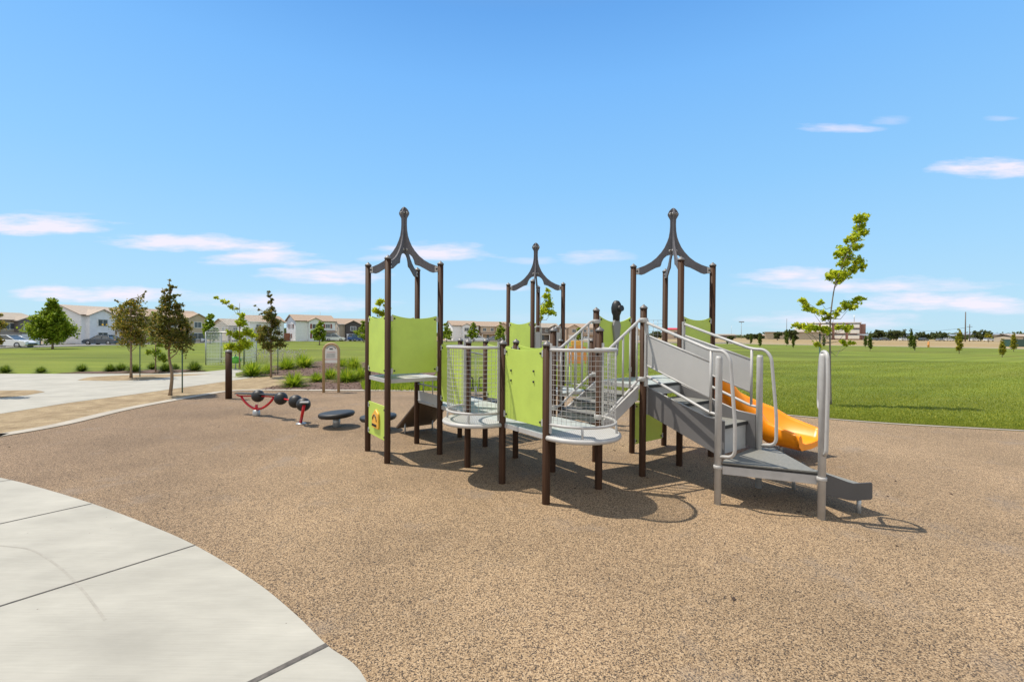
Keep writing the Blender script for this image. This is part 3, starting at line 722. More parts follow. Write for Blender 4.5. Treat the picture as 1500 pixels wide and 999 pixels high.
# grey tubular posts of the transfer stair
W1, W2, W3 = G(1051,738), G(1111,714), G(1203,760)
def tubepost(p, h, r=.036, name='tube_post'):
    t = MB().tube([(p.x,p.y,-.05),(p.x,p.y,h-.03),(p.x,p.y,h)], [r,r,r*.8], 18); o = t.build(name, M['galv'], PS); return o
tp = {}
for key, p, h in (('a',W1,1.63),('b',W2,1.62),('c',W3,1.68)):
    tp[key] = tubepost(p, h)
    sub(MB().lathe([(.041,.39),(.046,.395),(.046,.425),(.041,.43)], (p.x,p.y,0), n=18), 'collar', M['galv'], tp[key])
for s_, P_, key in ((0, W1, 'a'), (1, W2, 'b')):
    base = g(3+s_,-3); out = -W
    E0 = P_ + out*0.0
    lat = (P_ - base); ln = lat.length; dd = lat.normalized()
    A0 = base + dd*.05
    top = fillet([A0 + Z*2.02, base + dd*(ln-.10) + Z*1.69, P_ + dd*.06 + Z*1.69, P_ + dd*.135 + Z*1.60, P_ + dd*.20 + Z*.9, P_ + dd*.20 + Z*.56, P_ + dd*.03 + Z*.53], .10, 8)
    o = MB().tube(top, .0185, 12).build('handrail', M['galv'], PS)
    V0 = base + dd*(ln-.10)
    b = MB()
    b.tube([A0 + Z*1.86, V0 + Z*1.56], .013, 8); b.tube([A0 + Z*1.47, V0 + Z*1.155], .013, 8)
    b.tube(fillet([A0 + Z*1.33, V0 - dd*.02 + Z*.995, P_ + Z*.98], .08), .017, 10)
    b.tube([V0 + Z*.99, V0 + Z*1.69], .016, 10)
    b.box(A0 + Z*1.62, (.03,.045,.86), (dd, dd.cross(Z), Z))
    sub(b, 'rail_frame', M['galv'], o)
    sub(MB().prism([(.02,1.475),(.02,1.85),(ln-.16,1.555),(ln-.16,1.165)], A0, dd, Z, .012), 'infill_panel', M['infill'], o)
# loop handle on the outer post
q = Vector((.15,-.99,0)).normalized(); q2 = Vector((.45,.9,0)).normalized()
loop = fillet([W3 + q*.03 + Z*.66, W3 + q*.085 + Vector((-.03,0,.69)), W3 + q*.085 + Vector((-.02,0,1.4)), W3 + q*.05 + Z*1.69, W3 + q2*.10 + Z*1.70, W3 + q2*.20 + Z*1.55, W3 + q2*.25 + Z*1.16, W3 + q2*.20 + Z*1.10, W3+q2*.03+Z*1.10], .10, 8)
MB().tube(loop, .0185, 12).build('loop_handle', M['galv'], PS)
# platform
pcs = [W1 + Vector((.035,-.03,0)), W3 + Vector((-.02,.035,0)), G(1134,656,PZ), W2 + Vector((-.02,.10,0)), W2 - U*(GS-.02) + W*.0]
def flat_poly(pts, z, th):
    b = MB(); k = len(pts); vs = [(p.x,p.y,z) for p in pts] + [(p.x,p.y,z-th) for p in pts]
    return b.add(vs, [list(range(k)), list(range(2*k-1,k-1,-1))] + [[i, i+k, (i+1) % k+k, (i+1) % k] for i in range(k)])
pl = flat_poly([Vector((p.x,p.y,0)) for p in pcs], PZ, .016).build('transfer_platform', M['tread'], PS)
cen = sum((Vector((p.x,p.y,0)) for p in pcs), Vector()) / len(pcs)
def scaled(f): return [cen + (Vector((p.x,p.y,0))-cen)*f for p in pcs]
sub(flat_poly(scaled(1.004), PZ-.019, .018), 'nosing', M['nosing'], pl); sub(flat_poly(scaled(.997), PZ-.040, .092), 'platform_rim', M['galv'], pl, .004)
# low steps off the platform
e1 = W3 + Vector((.05,.06,0)); e2 = Vector((2.97, 5.34, 0)); sdir = Vector((.985,.17,0)).normalized()
for e in (e1, e2):
    o = MB().prism([(0,.235),(0,.455 if e is e1 else .38),(.30,.345),(.37,.325),(.585,.325),(.60,.31),(.60,.16),(.585,.145),(.37,.145),(.30,.155)], e, sdir, Z, .016).build('low_step_side', M['darkpanel'], PS, bevel=.003)
    sub(MB().tube([e + sdir*.46 + Z*-.03 - Vector((0,-.02,0)), e + sdir*.46 + Z*.19 - Vector((0,-.02,0))], .021, 10), 'foot', M['galv2'], o)
m_ = (e1+e2)/2; wd = (e2-e1); wl_ = wd.length; wd.normalize()
MB().box(m_ + sdir*.40 + Z*.27, (.36,wl_-.03,.03), (sdir, wd, Z)).build('tread', M['tread'], PS)

# orange slide: trough swept from the right tower through a quarter turn
def slide():
    pts = []; Rr = .95; s0 = g(5,-2.5)
    N = 44
    c0 = s0 - W*Rr
    for k in range(N+1):
        t = k/N
        if t < .08: p = s0 + U*(t/.08*.10); h = U; 
        else:
            a = min(1, (t-.08)/.80)*math.pi/2; c = s0 + U*.10 - W*Rr
            p = c + W*Rr*math.cos(a) + U*Rr*math.sin(a); h = (U*math.cos(a) - W*math.sin(a))
            if t > .88: p = p - W*((t-.88)/.12*.46); h = -W
        zz = 1.19 if t < .06 else 1.19 - .92*(lambda x: x*x*(3-2*x)*.75 + x*.25)(min(1,(t-.06)/.82))
        if t > .88: zz -= (t-.88)*.12
        zz += .03*math.sin(t*9)*(1-t)
        pts.append((p, h, zz, t))
    prof = [(-.375,.0),(-.385,.27),(-.36,.31),(-.325,.31),(-.305,.27),(-.27,.08),(-.18,.015),(0,0),(.18,.015),(.27,.08),(.305,.27),(.325,.31),(.36,.31),(.385,.27),(.375,.0),(.30,-.07),(0,-.09),(-.30,-.07)]
    vs = []; fs = []; n = len(prof)
    for p, h, zz, t in pts:
        side = h.cross(Z)
        wall = 1.12 if t < .80 else max(.5, 1.12 - (t-.80)/.20*.62)
        if t < .1: wall = 1.35
        wf = .95 + .22*max(0, (t-.45)/.55)
        for a, b_ in prof:
            zb = b_*wall if b_ > 0 else b_
            vs.append(p + side*a*wf + Z*(zz + zb))
    m = len(pts)
    for i in range(m-1):
        for k in range(n): fs.append([i*n+k, i*n+(k+1) % n, (i+1)*n+(k+1) % n, (i+1)*n+k])
    b = MB().add(vs, fs, True); b.f.append(list(range(n))); b.sm.append(False); b.f.append([(m-1)*n+k for k in range(n)][::-1]); b.sm.append(False)
    o = b.build('slide', M['orange'], PS)
    pe, he, ze, _ = pts[-6]
    sub(MB().tube([Vector((pe.x,pe.y,-.05)), Vector((pe.x,pe.y,ze-.08))], .03, 10), 'slide_foot', M['galv2'], o)
    pe, he, ze, _ = pts[22]
    sub(MB().tube([Vector((pe.x,pe.y,-.05)), Vector((pe.x,pe.y,ze-.08))], .03, 10), 'slide_foot', M['galv2'], o)
M['orange'] = simple('orange_slide_plastic', (.92,.29,.004), .36, var=.05, scale=3, spec=.5)
slide()

# periscope on the notched panel
pc = g(3.5,-2) - W*.02
o = MB().prism([(-.02,1.55),(-.04,1.72),(-.085,2.0),(-.055,2.08),(.055,2.08),(.085,2.0),(.04,1.72),(.02,1.55)], pc, U, Z, .05).build('periscope', M['riser2'], PS, bevel=.01)
b = MB(); b.lathe([(.03,2.07),(.052,2.08),(.054,2.15),(.074,2.20),(.080,2.27),(.066,2.33),(.04,2.37),(.004,2.38)], (pc.x,pc.y,0), n=18)
b.tube([pc + Z*2.25 - W*.04, pc + Z*2.26 - W*.11], [.055,.045], 14)
sub(b, 'periscope_head', M['black'], o)

# kick board and rails between tower and low deck, climbing ramp behind
b = MB().prism([(.06,.74),(.06,.90),(GS-.06,.90),(GS-.06,.74)], g(1,0), W, Z, .014); kb = b.build('kick_board', M['infill'], PS)
b = MB()
for zz in (1.02,.74): b.tube([g(1,.06,zz), g(1,.94,zz)], .012, 8)
for q_ in (.3,.7): b.tube([g(1,q_,.9), g(1,q_,1.18)], .009, 6)
sub(b, 'rail', M['galv2'], kb)
A = g(1.03,1.0); 
ramp = MB().prism([(0,.74),(.02,.76),(1.03,.10),(.98,.07)], g(1.5,1.02), W, Z, GS-.10).build('climbing_ramp', M['brownpanel'], PS, bevel=.01)
for k in range(12):
    b = MB(); x = .12 + .07*k; u_ = .3*math.sin(k*2.3); zz = .76-.654*(x-.02)/1.0
    b.sphere(g(1.5,1.02) + W*x + U*u_ + Z*(zz+.012), .035, 8, sz=.6)
    b.tube([g(1.5,1.02) + W*x + U*u_ + Z*(zz+.01), g(1.5,1.02) + W*x + U*u_ + Z*(zz-.05)], .011, 8)
    sub(b, 'climbing_hold', M['hold'], ramp)
for u_ in (-.28,.28): sub(MB().tube([g(1.5,1.02)+W*.80+U*u_+Z*-.04, g(1.5,1.02)+W*.80+U*u_+Z*.22], .017, 8), 'ramp_foot', M['galv2'], ramp)

# wobbly bridge of black blocks between the low deck and the back tower
b = MB()
for k in range(9):
    t = (k+.5)/9; sag = -.09*math.sin(math.pi*t)
    b.box(g(2+2*t,.5,D_L-.03+sag), (GS*2/9-.03, GS-.16, .05), (U, W, Z))
br_ = b.build('bridge', M['black'], PS, bevel=.008)
for s_ in (0, 1):
    rl = MB(); rl.tube([g(2+2*k/10, s_, 1.58-.13*math.sin(math.pi*k/10)) for k in range(11)], .013, 8)
    rl.tube([g(2+2*k/10, s_, .80-.09*math.sin(math.pi*k/10)) for k in range(11)], .010, 6)
    for k in range(1,10): rl.tube([g(2+2*k/10, s_, .80-.09*math.sin(math.pi*k/10)), g(2+2*k/10, s_, 1.58-.13*math.sin(math.pi*k/10))], .006, 5)
    sub(rl, 'bridge_rail', M['galv2'], br_)
# entry gates of the back tower: grey hoops with boards
for (a, s_) in (((4,1),1),((5,1),-1)):
    P_ = g(*a) + U*s_*.06; pts = fillet([P_ + Z*1.25, P_ + Z*2.02, P_ + U*s_*.17 + Z*2.02, P_ + U*s_*.17 + Z*1.25], .07)
    o = MB().tube(pts, .018, 10).build('gate_hoop', M['galv'], PS)
    sub(MB().box(P_ + U*s_*.085 + Z*1.6, (.13,.012,.62), (U, W, Z)), 'gate_board', M['infill'], o)
# back ladder board of the low square and a far stair rail
b = MB()
for k in range(5): b.tube([g(5, .08+.21*k, .84), g(5, .08+.21*k, 1.55)], .011, 6)
b.tube([g(5,.06,.84), g(5,.94,.84)], .014, 8); b.tube([g(5,.06,1.55), g(5,.94,1.55)], .014, 8)
b.build('barrier', M['galv'], PS)

# ------------------------------------------------------------------ local-space builder for things that are copied or turned
def L(mb, name, mat, parent, bevel=0):
    o = mb.build(name, mat, None, bevel=bevel); o.parent = parent; return o

# ------------------------------------------------------------------ red rocking balance beam strung with black balls
b1, b2 = G(375.6,609), G(441,621)
BT = empty('ball_balance_trail', (b1+b2)/2, 0, 'red tubular balance beam strung with four black balls', 'balance trail')
def wl_(mb, name, mat, parent=BT, bevel=0):   # world coordinates under BT
    o = mb.build(name, mat, None, bevel=bevel); o.parent = parent
    if parent is BT: o.location = -BT.location
    return o
ball_c = [atY(378,580,b1.y+.05), atY(411.5,583.5,b1.y-.38), atY(433,588,b2.y+.16), atY(444.5,592.5,b2.y-.10)]
left_e = atY(347,578.5,b1.y+.25); mid_e = atY(404,581,b1.y-.25)
fr = MB(); arc = []
la, ra = atY(353,580,b1.y+.22), atY(401,582,b1.y-.22); cc = Vector((b1.x, b1.y, .235))
for k in range(17):
    t = k/16; p = la.lerp(ra, t); p.z = p.z - (.5 - .22)*math.sin(math.pi*t)**.8*.98; arc.append(p)
fr.tube(arc, .026, 10); fr.tube([(b1.x,b1.y,.12),(b1.x,b1.y,.25)], .03, 12); wl_(fr, 'rocker_frame', M['red'])
rail = [left_e, la, ball_c[0], ra + Vector((0,0,.01)), ball_c[1], ball_c[2], ball_c[3]]
wl_(MB().tube(smooth_path([tuple(p) for p in rail], 5), .017, 8), 'beam', M['red'])
for a_, c_ in ((left_e + Z*.03, ball_c[0] + (left_e-ball_c[0]).normalized()*.10 + Z*.035), (ball_c[0] + (mid_e-ball_c[0]).normalized()*.12 + Z*.035, mid_e + Z*.03)):
    d = (c_-a_); n = d.normalized(); wl_(MB().box((a_+c_)/2 + Z*.012, (d.length, .13, .022), (n, n.cross(Z).normalized(), n.cross(Z).normalized().cross(n))), 'tread_board', M['black'], bevel=.006)
for p in ball_c: wl_(MB().sphere(p, .138, 20), 'ball', M['black'])
wl_(MB().lathe([(.075,0),(.08,.03),(.075,.10),(.06,.135)], (b1.x,b1.y,0), n=16), 'ground_socket', M['galv2'])
top2 = atY(446,590,b2.y-.24)
wl_(MB().tube([(b2.x,b2.y-.02,.03), (top2.x-.01,top2.y,top2.z-.06)], .03, 12), 'leg', M['red'])
d_ = Vector((1,.2,0)).normalized()
wl_(MB().box(top2 + Z*.01, (.16,.10,.03), (d_, d_.cross(Z), Z)), 'end_plate', M['galv'], bevel=.006)
wl_(MB().lathe([(.10,0),(.10,.015),(.07,.03)], (b2.x,b2.y,0), n=16), 'ground_socket', M['galv2'])

# ------------------------------------------------------------------ spinning discs
def spinner(p, r, tilt, label, cat='spinner'):
    rt = empty('spinner_disc', p, 0, label, cat, 'tilted black spinning discs')
    ax = Vector((math.sin(tilt)*-1, 0, math.cos(tilt))); ex = Vector((0,1,0)).cross(ax).normalized(); ey = ax.cross(ex)
    L(MB().lathe([(r*.78,-.07),(r*.93,-.055),(r,-.02),(r*.99,.012),(r*.95,.028),(r*.6,.03),(.02,.026)], (0,0,.26), (ex, ey, ax), n=36), 'disc', M['black'], rt)
    L(MB().tube([(0,0,-.02),(0,0,.21)], .072, 16), 'pedestal', M['galv2'], rt)
    return rt
spinner(G(493,625), .345, R(3.5), 'round black spinner disc on a short grey pedestal beside the red balance beam')
spinner(G(554,630), .345, R(3.5), 'round black spinner disc half hidden behind the left tower posts')

# ------------------------------------------------------------------ brown bollard, rules sign
p = G(335,584); BO = empty('bollard', p, 0, 'tall round dark brown bollard post with grey cap near the kerb', 'bollard')
L(MB().tube([(0,0,-.05),(0,0,1.31)], .083, 28), 'shaft', M['post'], BO)
L(MB().lathe([(.088,1.30),(.09,1.325),(.08,1.35),(.05,1.37),(.01,1.378)], (0,0,0), n=28), 'cap', M['cap'], BO)
s1, s2 = G(474,575), G(496,574.5); mid = (s1+s2)/2; sw = (s2-s1).length
SG = empty('rules_sign', mid, math.atan2((s2-s1).y, (s2-s1).x), 'arched tan framed rules sign on two legs in front of the mulch bed', 'sign')
arc = [(-sw/2,0,-.05),(-sw/2,0,1.31)] + [(-sw/2*math.cos(math.pi*k/14),0,1.31+sw/2*math.sin(math.pi*k/14)) for k in range(1,14)] + [(sw/2,0,1.31),(sw/2,0,-.05)]
L(MB().tube(arc, .042, 12), 'frame', M['signwood'], SG)
r_ = sw/2-.035; zb = .93
face = [(-r_,zb),(r_,zb)] + [(r_*math.cos(math.pi*k/14), 1.31+r_*math.sin(math.pi*k/14)) for k in range(15)]
sf = L(MB().prism(face, (0,0,0), (1,0,0), (0,0,1), .02), 'sign_board', M['signface'], SG)
bk = MB()
for k in range(11):      # the curved heading, too small in the photo to read
    a = math.pi*(.18+.64*k/10); rr = r_*.80
    bk.box((rr*math.cos(a), -.0125, 1.31+rr*math.sin(a)), (.024,.004,.030), (Vector((math.sin(a),0,-math.cos(a))), Vector((0,1,0)), Vector((math.cos(a),0,math.sin(a)))))
L(bk, 'heading', M['signink'], sf)
bk = MB()
for k in range(7): bk.box((-.01*(k % 3), -.0125, 1.245-.022*k-.02), ((r_*1.5-.03*(k % 2)), .003, .006))
bk.box((0,-.0125,1.37), (.10,.003,.05)); L(bk, 'small_print', M['signink'], sf)
L(MB().box((0,-.0125,1.04), (r_*1.96,.004,.014)).box((0,-.0125,1.265), (r_*1.3,.004,.012)), 'red_stripe', M['signred'], sf)

# ------------------------------------------------------------------ play items beyond the structure
p = G(697,583); t = empty('see_saw', p, R(12), 'small black twin-loop rocker with thin cross bar behind the left wire basket', 'rocker toy')
for s_ in (-1, 1):
    pts = fillet([(s_*.06,0,.25),(s_*.09,0,.34),(s_*.09,0,.60),(s_*.36,0,.60),(s_*.36,0,.30),(s_*.10,0,.28)], .05)
    L(MB().tube(pts, .018, 8), 'handle_loop', M['black'], t)
L(MB().tube([(0,0,-.03),(0,0,.34)], .03, 10), 'pedestal', M['galv2'], t)
L(MB().tube([(-.5,0,.10),(0,0,.06),(.5,0,.10)], .022, 8), 'cross_bar', M['brownpanel'], t)
M['orangep'] = simple('orange_play_board', (.72,.30,.07), .5, var=.06)
p = G(845,572); t = empty('activity_board', p, R(10), 'upright orange and yellow play board on green legs seen through the stair balusters', 'play board')
L(MB().prism([(-.30,.9),(.30,.9),(.36,1.05),(.30,1.45),(.05,1.52),(-.3,1.45),(-.36,1.1)], (0,0,0), (1,0,0), (0,0,1), .05), 'board', M['orangep'], t, bevel=.01)
for s_ in (-1,1): L(MB().tube([(s_*.22,0,-.05),(s_*.22,0,1.0)], .045, 12), 'leg', M['green'], t)
L(MB().box((0,0,1.58), (.42,.05,.16)), 'header', M['dial'], t, bevel=.01)

p = G(351,540); t = empty('green_scoop', p + Vector((-.12,-.15,0)), 0, 'bright green scoop-shaped water toy leaning out from a thin grey pole', 'water toy')
L(MB().tube([(0,0,-.05),(0,0,.75)], .03, 10), 'pole', M['galv2'], t)
L(MB().tube([(-.62,0,.86),(-.3,0,.62),(-.12,0,.5)], .02, 8), 'arm', M['greendark'], t)
L(MB().sphere((0,0,.46), .25, 16, 1.15, .9, .75), 'scoop', simple('bright_green_shell', (.12,.46,.05), .4), t)

# mesh cage with a pitched net roof
p = G(330,534); cage = empty('net_cage', p, R(16), 'pale wire netting cage with a sloping net roof standing on the left lawn', 'cage')
cw, cd_, ch, cr_ = 1.0, 1.3, 1.9, 2.6
fr = MB()
for x in (-cw,cw):
    for y in (0,cd_*2): fr.tube([(x,y,-.05),(x,y,ch)], .035, 8)
for y in (0,cd_*2): fr.tube([(-cw,y,ch),(cw,y,ch)], .03, 6); fr.tube([(-cw,y,.3),(cw,y,.3)], .02, 6)
for x in (-cw,cw): fr.tube([(x,0,ch),(x,cd_*2,ch)], .03, 6)
L(fr, 'frame', M['galv2'], cage)
nt_ = MB()
def wire(a, b): nt_.tube([a,b], .006, 4, False)
for k in range(15):
    x = -cw + 2*cw*k/14; wire((x,0,0),(x,0,ch))
for k in range(11):
    z = ch*k/10; wire((-cw,0,z),(cw,0,z)); wire((cw,0,z),(cw,cd_*2,z))
for k in range(24):
    y = cd_*2*k/23; wire((cw,y,0),(cw,y,ch)); wire((-cw,y,0),(-cw,y,ch))
for k in range(15):
    x = -cw + 2*cw*k/14; wire((x,0,ch),(x+1.2,cd_*2,cr_+.8))
for k in range(12):
    y = cd_*2*k/11; z = ch+(cr_+.8-ch)*k/11; o_ = 1.2*k/11; wire((-cw+o_,y,z),(cw+o_,y,z))
L(nt_, 'netting', M['net'], cage)

# ------------------------------------------------------------------ trees
def tree(name, base, clusters, leafm, bark='bark', nleaf=2500, lsize=.07, trunk_r=.035, trunk_pts=None, label='', cat='tree', group=None, elong=1.0, limbs=True, seed=0, flat=.75, loose=1.0):
    """clusters: list of (x,y,z,r) relative to the base; leaves fill each cluster unevenly"""
    rg = np.random.default_rng(seed + 100)
    rt = empty(name, base, 0, label, cat, group)
    zs = max(c[2] for c in clusters); tp_ = trunk_pts or [(0,0,-.05),(0,0,zs*.5),(0,0,zs*.92)]
    tpp = smooth_path(tp_, 5); m_ = len(tpp)
    b = MB().tube(tpp, [trunk_r*(1.35 if k == 0 else 1)*(1-.82*k/(m_-1)) for k in range(m_)], 9)
    if limbs:
        for (x,y,z,r) in clusters:
            tgt = Vector((x,y,z)); zz = max(.15*zs, z - .35*math.hypot(x,y) - r*.8)
            near = min(tpp, key=lambda q: abs(q.z-zz)); mid_ = near.lerp(tgt, .5) + Vector((0,0,-.05*zs*rg.random()))
            if (tgt-near).length > .08: b.tube([near, mid_, tgt], [trunk_r*.36, trunk_r*.26, trunk_r*.12], 5)
    L(b, 'trunk', M[bark], rt)
    vol = np.array([c[3]**2 for c in clusters]); cnt = (nleaf*vol/vol.sum()).astype(int)
    C_ = []
    for (x,y,z,r), n in zip(clusters, cnt):
        # leaves hang on a handful of twigs inside the cluster
        nt2 = max(3, int(n/14)); tw = rg.normal(0, 1, (nt2,3)); tw /= np.linalg.norm(tw,axis=1)[:,None]; tw *= (r*rg.random(nt2)**.45)[:,None]*np.array([1,1,flat])
        k = rg.integers(0, nt2, n); t = rg.uniform(.45,1.12,n)
        P = tw[k]*t[:,None] + rg.normal(0, r*.11*loose, (n,3)); C_.append(P + np.array([x,y,z]))
    P = np.concatenate(C_); n = len(P)
    a = rg.normal(0,1,(n,3)); a /= np.linalg.norm(a,axis=1)[:,None]
    up = rg.normal(0,.6,(n,3)) + np.array([0,0,1.0]); bb = np.cross(a, up); bb /= np.linalg.norm(bb,axis=1)[:,None]
    s = lsize*rg.uniform(.6,1.3,n)[:,None]; wd_ = s*.62/elong
    V = np.zeros((n,4,3)); V[:,0] = P - a*s*.5; V[:,1] = P + bb*wd_*.5; V[:,2] = P + a*s*.5; V[:,3] = P - bb*wd_*.5
    V[:,1] += np.cross(a,bb)*s*.12; V[:,3] += np.cross(a,bb)*s*.12
    np_mesh('crown', V.reshape(-1,3), np.arange(n*4).reshape(-1,4), M[leafm], rt)
    return rt
def crown(zlo, zhi, radf, n, r, seed, off=(0,0), spread=.8):
    rg = random.Random(seed); out = []
    for k in range(n):
        t = (k+.5)/n; z = zlo + (zhi-zlo)*t; R_ = radf(t)*spread; a = k*2.4 + rg.uniform(-.5,.5); q = R_*math.sqrt(rg.uniform(.15,1))
        out.append((off[0]+q*math.cos(a), off[1]+q*math.sin(a), z + rg.uniform(-.06,.06)*(zhi-zlo), r*rg.uniform(.65,1.15)*(.55+.6*radf(t)/max(radf(.3),.01))))
    return out
def stake(px, py, h, label):
    p = G(px,py); t = empty('tree_stake', p, 0, label, 'tree stake', 'green steel tree stakes')
    L(MB().tube([(0,0,-.1),(0,0,h)], .018, 6), 'stake_rod', M['stake'], t)
    L(MB().tube([(0,0,h-.02),(0,0,h+.02)], .024, 8), 'stake_cap', M['tie'], t)

# left of the playground
pyr = lambda t: 1.0*(1-t)**.8*(1.0 if t > .12 else .75)
B_ = G(77,511)
tree('maple_tree', B_, crown(1.2,5.3,lambda t: 2.3*pyr(t)**1.15+.1,44,.82,3), 'leaf_green', nleaf=13000, lsize=.26, trunk_r=.09, label='broad bright green tree standing on the lawn edge before the white house', seed=1)
tree('ash_tree', G(192,553.5), crown(1.38,3.25,lambda t:.68*(1-abs(t-.4)*1.1)+.1,24,.36,5) + [(.42,.1,3.35,.14),(.5,.1,3.5,.08),(-.6,0,3.15,.13),(-.75,.05,2.75,.15),(.75,0,2.2,.25)], 'leaf_orange', nleaf=6000, lsize=.085, trunk_r=.045, label='bushy olive and orange young tree with pale trunk in the second tree well', seed=2)
tree('ash_tree', G(249,579), crown(1.52,2.95,lambda t:.50*(1-t)**.6+.1,26,.29,8) + [(.02,0,3.1,.15),(-.06,0,3.25,.14),(.10,0,3.2,.12),(-.03,0,3.42,.06),(-.2,0,3.02,.10),(.3,.05,2.6,.13),(-.42,0,2.35,.12),(.52,0,2.05,.13)], 'leaf_olive', nleaf=7000, lsize=.076, trunk_r=.05, label='tall dark olive tree with uneven spire top in the sand strip', trunk_pts=[(0,0,-.05),(.06,0,.6),(-.03,0,1.2),(0,0,2.0),(.0,0,3.2)], seed=3)
tree('ash_tree', G(-16,581), [(.15,.1,2.05,.22),(.05,0,1.75,.25),(.22,0,2.3,.16),(-.2,.1,1.9,.35),(-.1,0,2.3,.2),(.25,.05,1.55,.13),(-.3,0,1.5,.3)], 'leaf_orange', nleaf=2600, lsize=.075, trunk_r=.045, label='orange-tipped young tree cut off by the left edge of the photo', seed=4)
tree('ash_tree', G(397,552.5), crown(1.25,3.0,lambda t:.48*(1-t)**.7+.08,24,.27,11) + [(-.05,0,3.2,.17),(-.1,0,3.42,.15),(-.08,0,3.6,.11),(.05,0,3.3,.1),(-.55,.05,2.85,.1),(-.68,.05,3.0,.07),(-.42,.0,2.65,.1),(-.28,0,1.35,.15)], 'leaf_olive', nleaf=7200, lsize=.080, trunk_r=.04, label='slender dark tree with a lopsided top standing left of the rules sign', seed=5)
tree('maple_tree', G(351,541), [(.1,0,2.35,.28),(-.15,.1,1.75,.3),(.35,0,1.9,.3),(-.5,.0,1.15,.3),(.2,.1,1.3,.38),(.75,0,1.75,.22),(-.55,0,1.9,.2),(-.1,0,1.05,.25),(.1,0,2.75,.2),(-.3,.2,3.1,.12),(-.52,.2,3.2,.15),(-.8,.2,3.42,.16),(-1.05,.2,3.5,.14),(-1.3,.2,3.68,.13)], 'leaf_bright', nleaf=4600, lsize=.12, trunk_r=.04, label='sparse yellow-green sapling with one long branch beside the green water toy', seed=6, loose=1.3)
tree('maple_tree', G(228,545), crown(.55,2.7,lambda t:.6*(1-t)+.12,11,.24,21), 'leaf_green', nleaf=1500, lsize=.11, trunk_r=.03, label='small leafy green sapling on the lawn behind the dark olive trees', seed=7, loose=1.4)
tree('maple_tree', G(308,503.5), crown(.8,5.2,lambda t: 1.7*pyr(t)+.1,20,.62,13), 'leaf_green', nleaf=4200, lsize=.30, trunk_r=.08, label='cone-shaped green street tree in front of the beige house with arches', group='green street trees', seed=8)
st_lab = {468:'round green street tree in front of the white house with red shutters', 533:'green street tree half hidden by the left tower post',
          654:'green street tree just right of the left tower', 693:'cone-shaped green street tree between the white and the tan house', 733:'green street tree with pointed top left of the back tower',
          848:'small green street tree seen between the stair handrail bars'}
for px, py, top, hw in ((468,506,470,12.5),(533,502,470,14),(654,501.5,472,11),(693,502,473,10),(733,502,472.5,10),(848,501,480,7)):
    B_ = G(px,py-.6); sc_ = F_PX/B_.y; h = (py-top)/sc_; rr = hw/sc_
    tree('maple_tree', B_, crown(h*.2,h*.96,lambda t: rr*pyr(t)+.1,18,rr*.42,px), 'leaf_green', nleaf=2600, lsize=.34, trunk_r=.09, label=st_lab[px], group='green street trees', seed=px)
p0 = G(556,560)
tree('maple_tree', p0, [(.0,0,3.05,.22),(-.15,0,2.75,.2),(.1,.05,2.6,.22),(.25,0,2.85,.15),(-.1,.1,2.3,.12),(.1,0,1.9,.12),(0,0,1.2,.15)], 'leaf_bright', nleaf=900, lsize=.11, trunk_r=.03, label='light green sapling top showing through the left tower', seed=31, loose=1.3)
p0 = G(791,560)
tree('maple_tree', p0, [(.25,0,3.35,.2),(.3,0,3.05,.25),(.15,.05,2.8,.28),(.45,0,2.75,.2),(.05,.1,2.5,.14),(.3,0,3.6,.13)], 'leaf_bright', nleaf=1500, lsize=.10, trunk_r=.03, label='yellowing sapling top showing through the back tower', seed=32, loose=1.3)

# the leaning sapling right of the stairs
B_ = G(1217,592)
def rel(px, py, dy=0): q_ = atY(px, py, B_.y + dy) - B_; return (q_.x, q_.y, q_.z)
cl = []
for px, py, r, dy in ((1262,320,.15,0),(1256,322,.10,.1),(1260,333,.15,.1),(1263,342,.12,0),(1250,350,.15,-.1),(1256,360,.12,.1),(1240,353,.08,0),(1238,367,.15,.1),(1229,373,.12,-.1),(1240,378,.13,.15),(1236,388,.12,0),(1256,384,.14,-.1),(1262,392,.10,.1),(1248,395,.14,.1),(1237,402,.15,-.1),(1224,402,.15,.15),(1216,407,.10,0),(1230,410,.12,0),
                      (1177,440,.10,0),(1183,450,.12,.1),(1190,456,.11,-.1),(1202,443,.08,.1),(1205,457,.10,0),(1212,466,.10,.1),(1222,462,.10,-.1),(1230,455,.08,0),(1237,447,.12,.1),(1246,449,.12,-.1),(1254,440,.11,0),(1262,438,.08,.1),(1164,475,.08,0),(1172,478,.10,.1),(1184,480,.12,-.1),(1196,479,.12,.1),(1208,482,.12,0),(1228,478,.10,.1),(1241,483,.12,-.1),(1246,478,.08,0),(1197,503,.09,0),(1235,503,.09,.1),(1247,503,.08,-.1)):
    x, y, z = rel(px, py, dy); cl.append((x, y, z, r*1.3))
tpts = [(0,0,-.05), rel(1216,540), rel(1216,480), rel(1218,450), rel(1224,415), rel(1236,385), rel(1250,350), rel(1262,322)]
tree('maple_tree', B_, cl, 'leaf_bright', bark='barkgrey', nleaf=6200, lsize=.092, trunk_r=.026, trunk_pts=tpts, label='tall thin sapling with bright leaves leaning right on the lawn beyond the stairs', seed=40, flat=.8, loose=1.5)
p = B_ + Vector((-.22,.15,0)); t = empty('tree_stake', p, 0, 'green steel stake beside the leaning sapling on the right lawn', 'tree stake', 'green steel tree stakes')
L(MB().tube([(0,0,-.1),(0,0,1.95)], .018, 6), 'stake_rod', M['stake'], t); L(MB().tube([(-.04,0,1.9),(.24,-.15,1.9)], .012, 6), 'tree_tie', M['tie'], t)
stake(267,575,2.35,'green steel stake right of the tall dark olive tree'); stake(205,552,1.9,'green steel stake right of the orange-tinged tree'); stake(407,549,1.7,'green steel stake right of the slender lopsided tree'); stake(357,538,1.1,'short dark stake beside the yellow-green sapling')

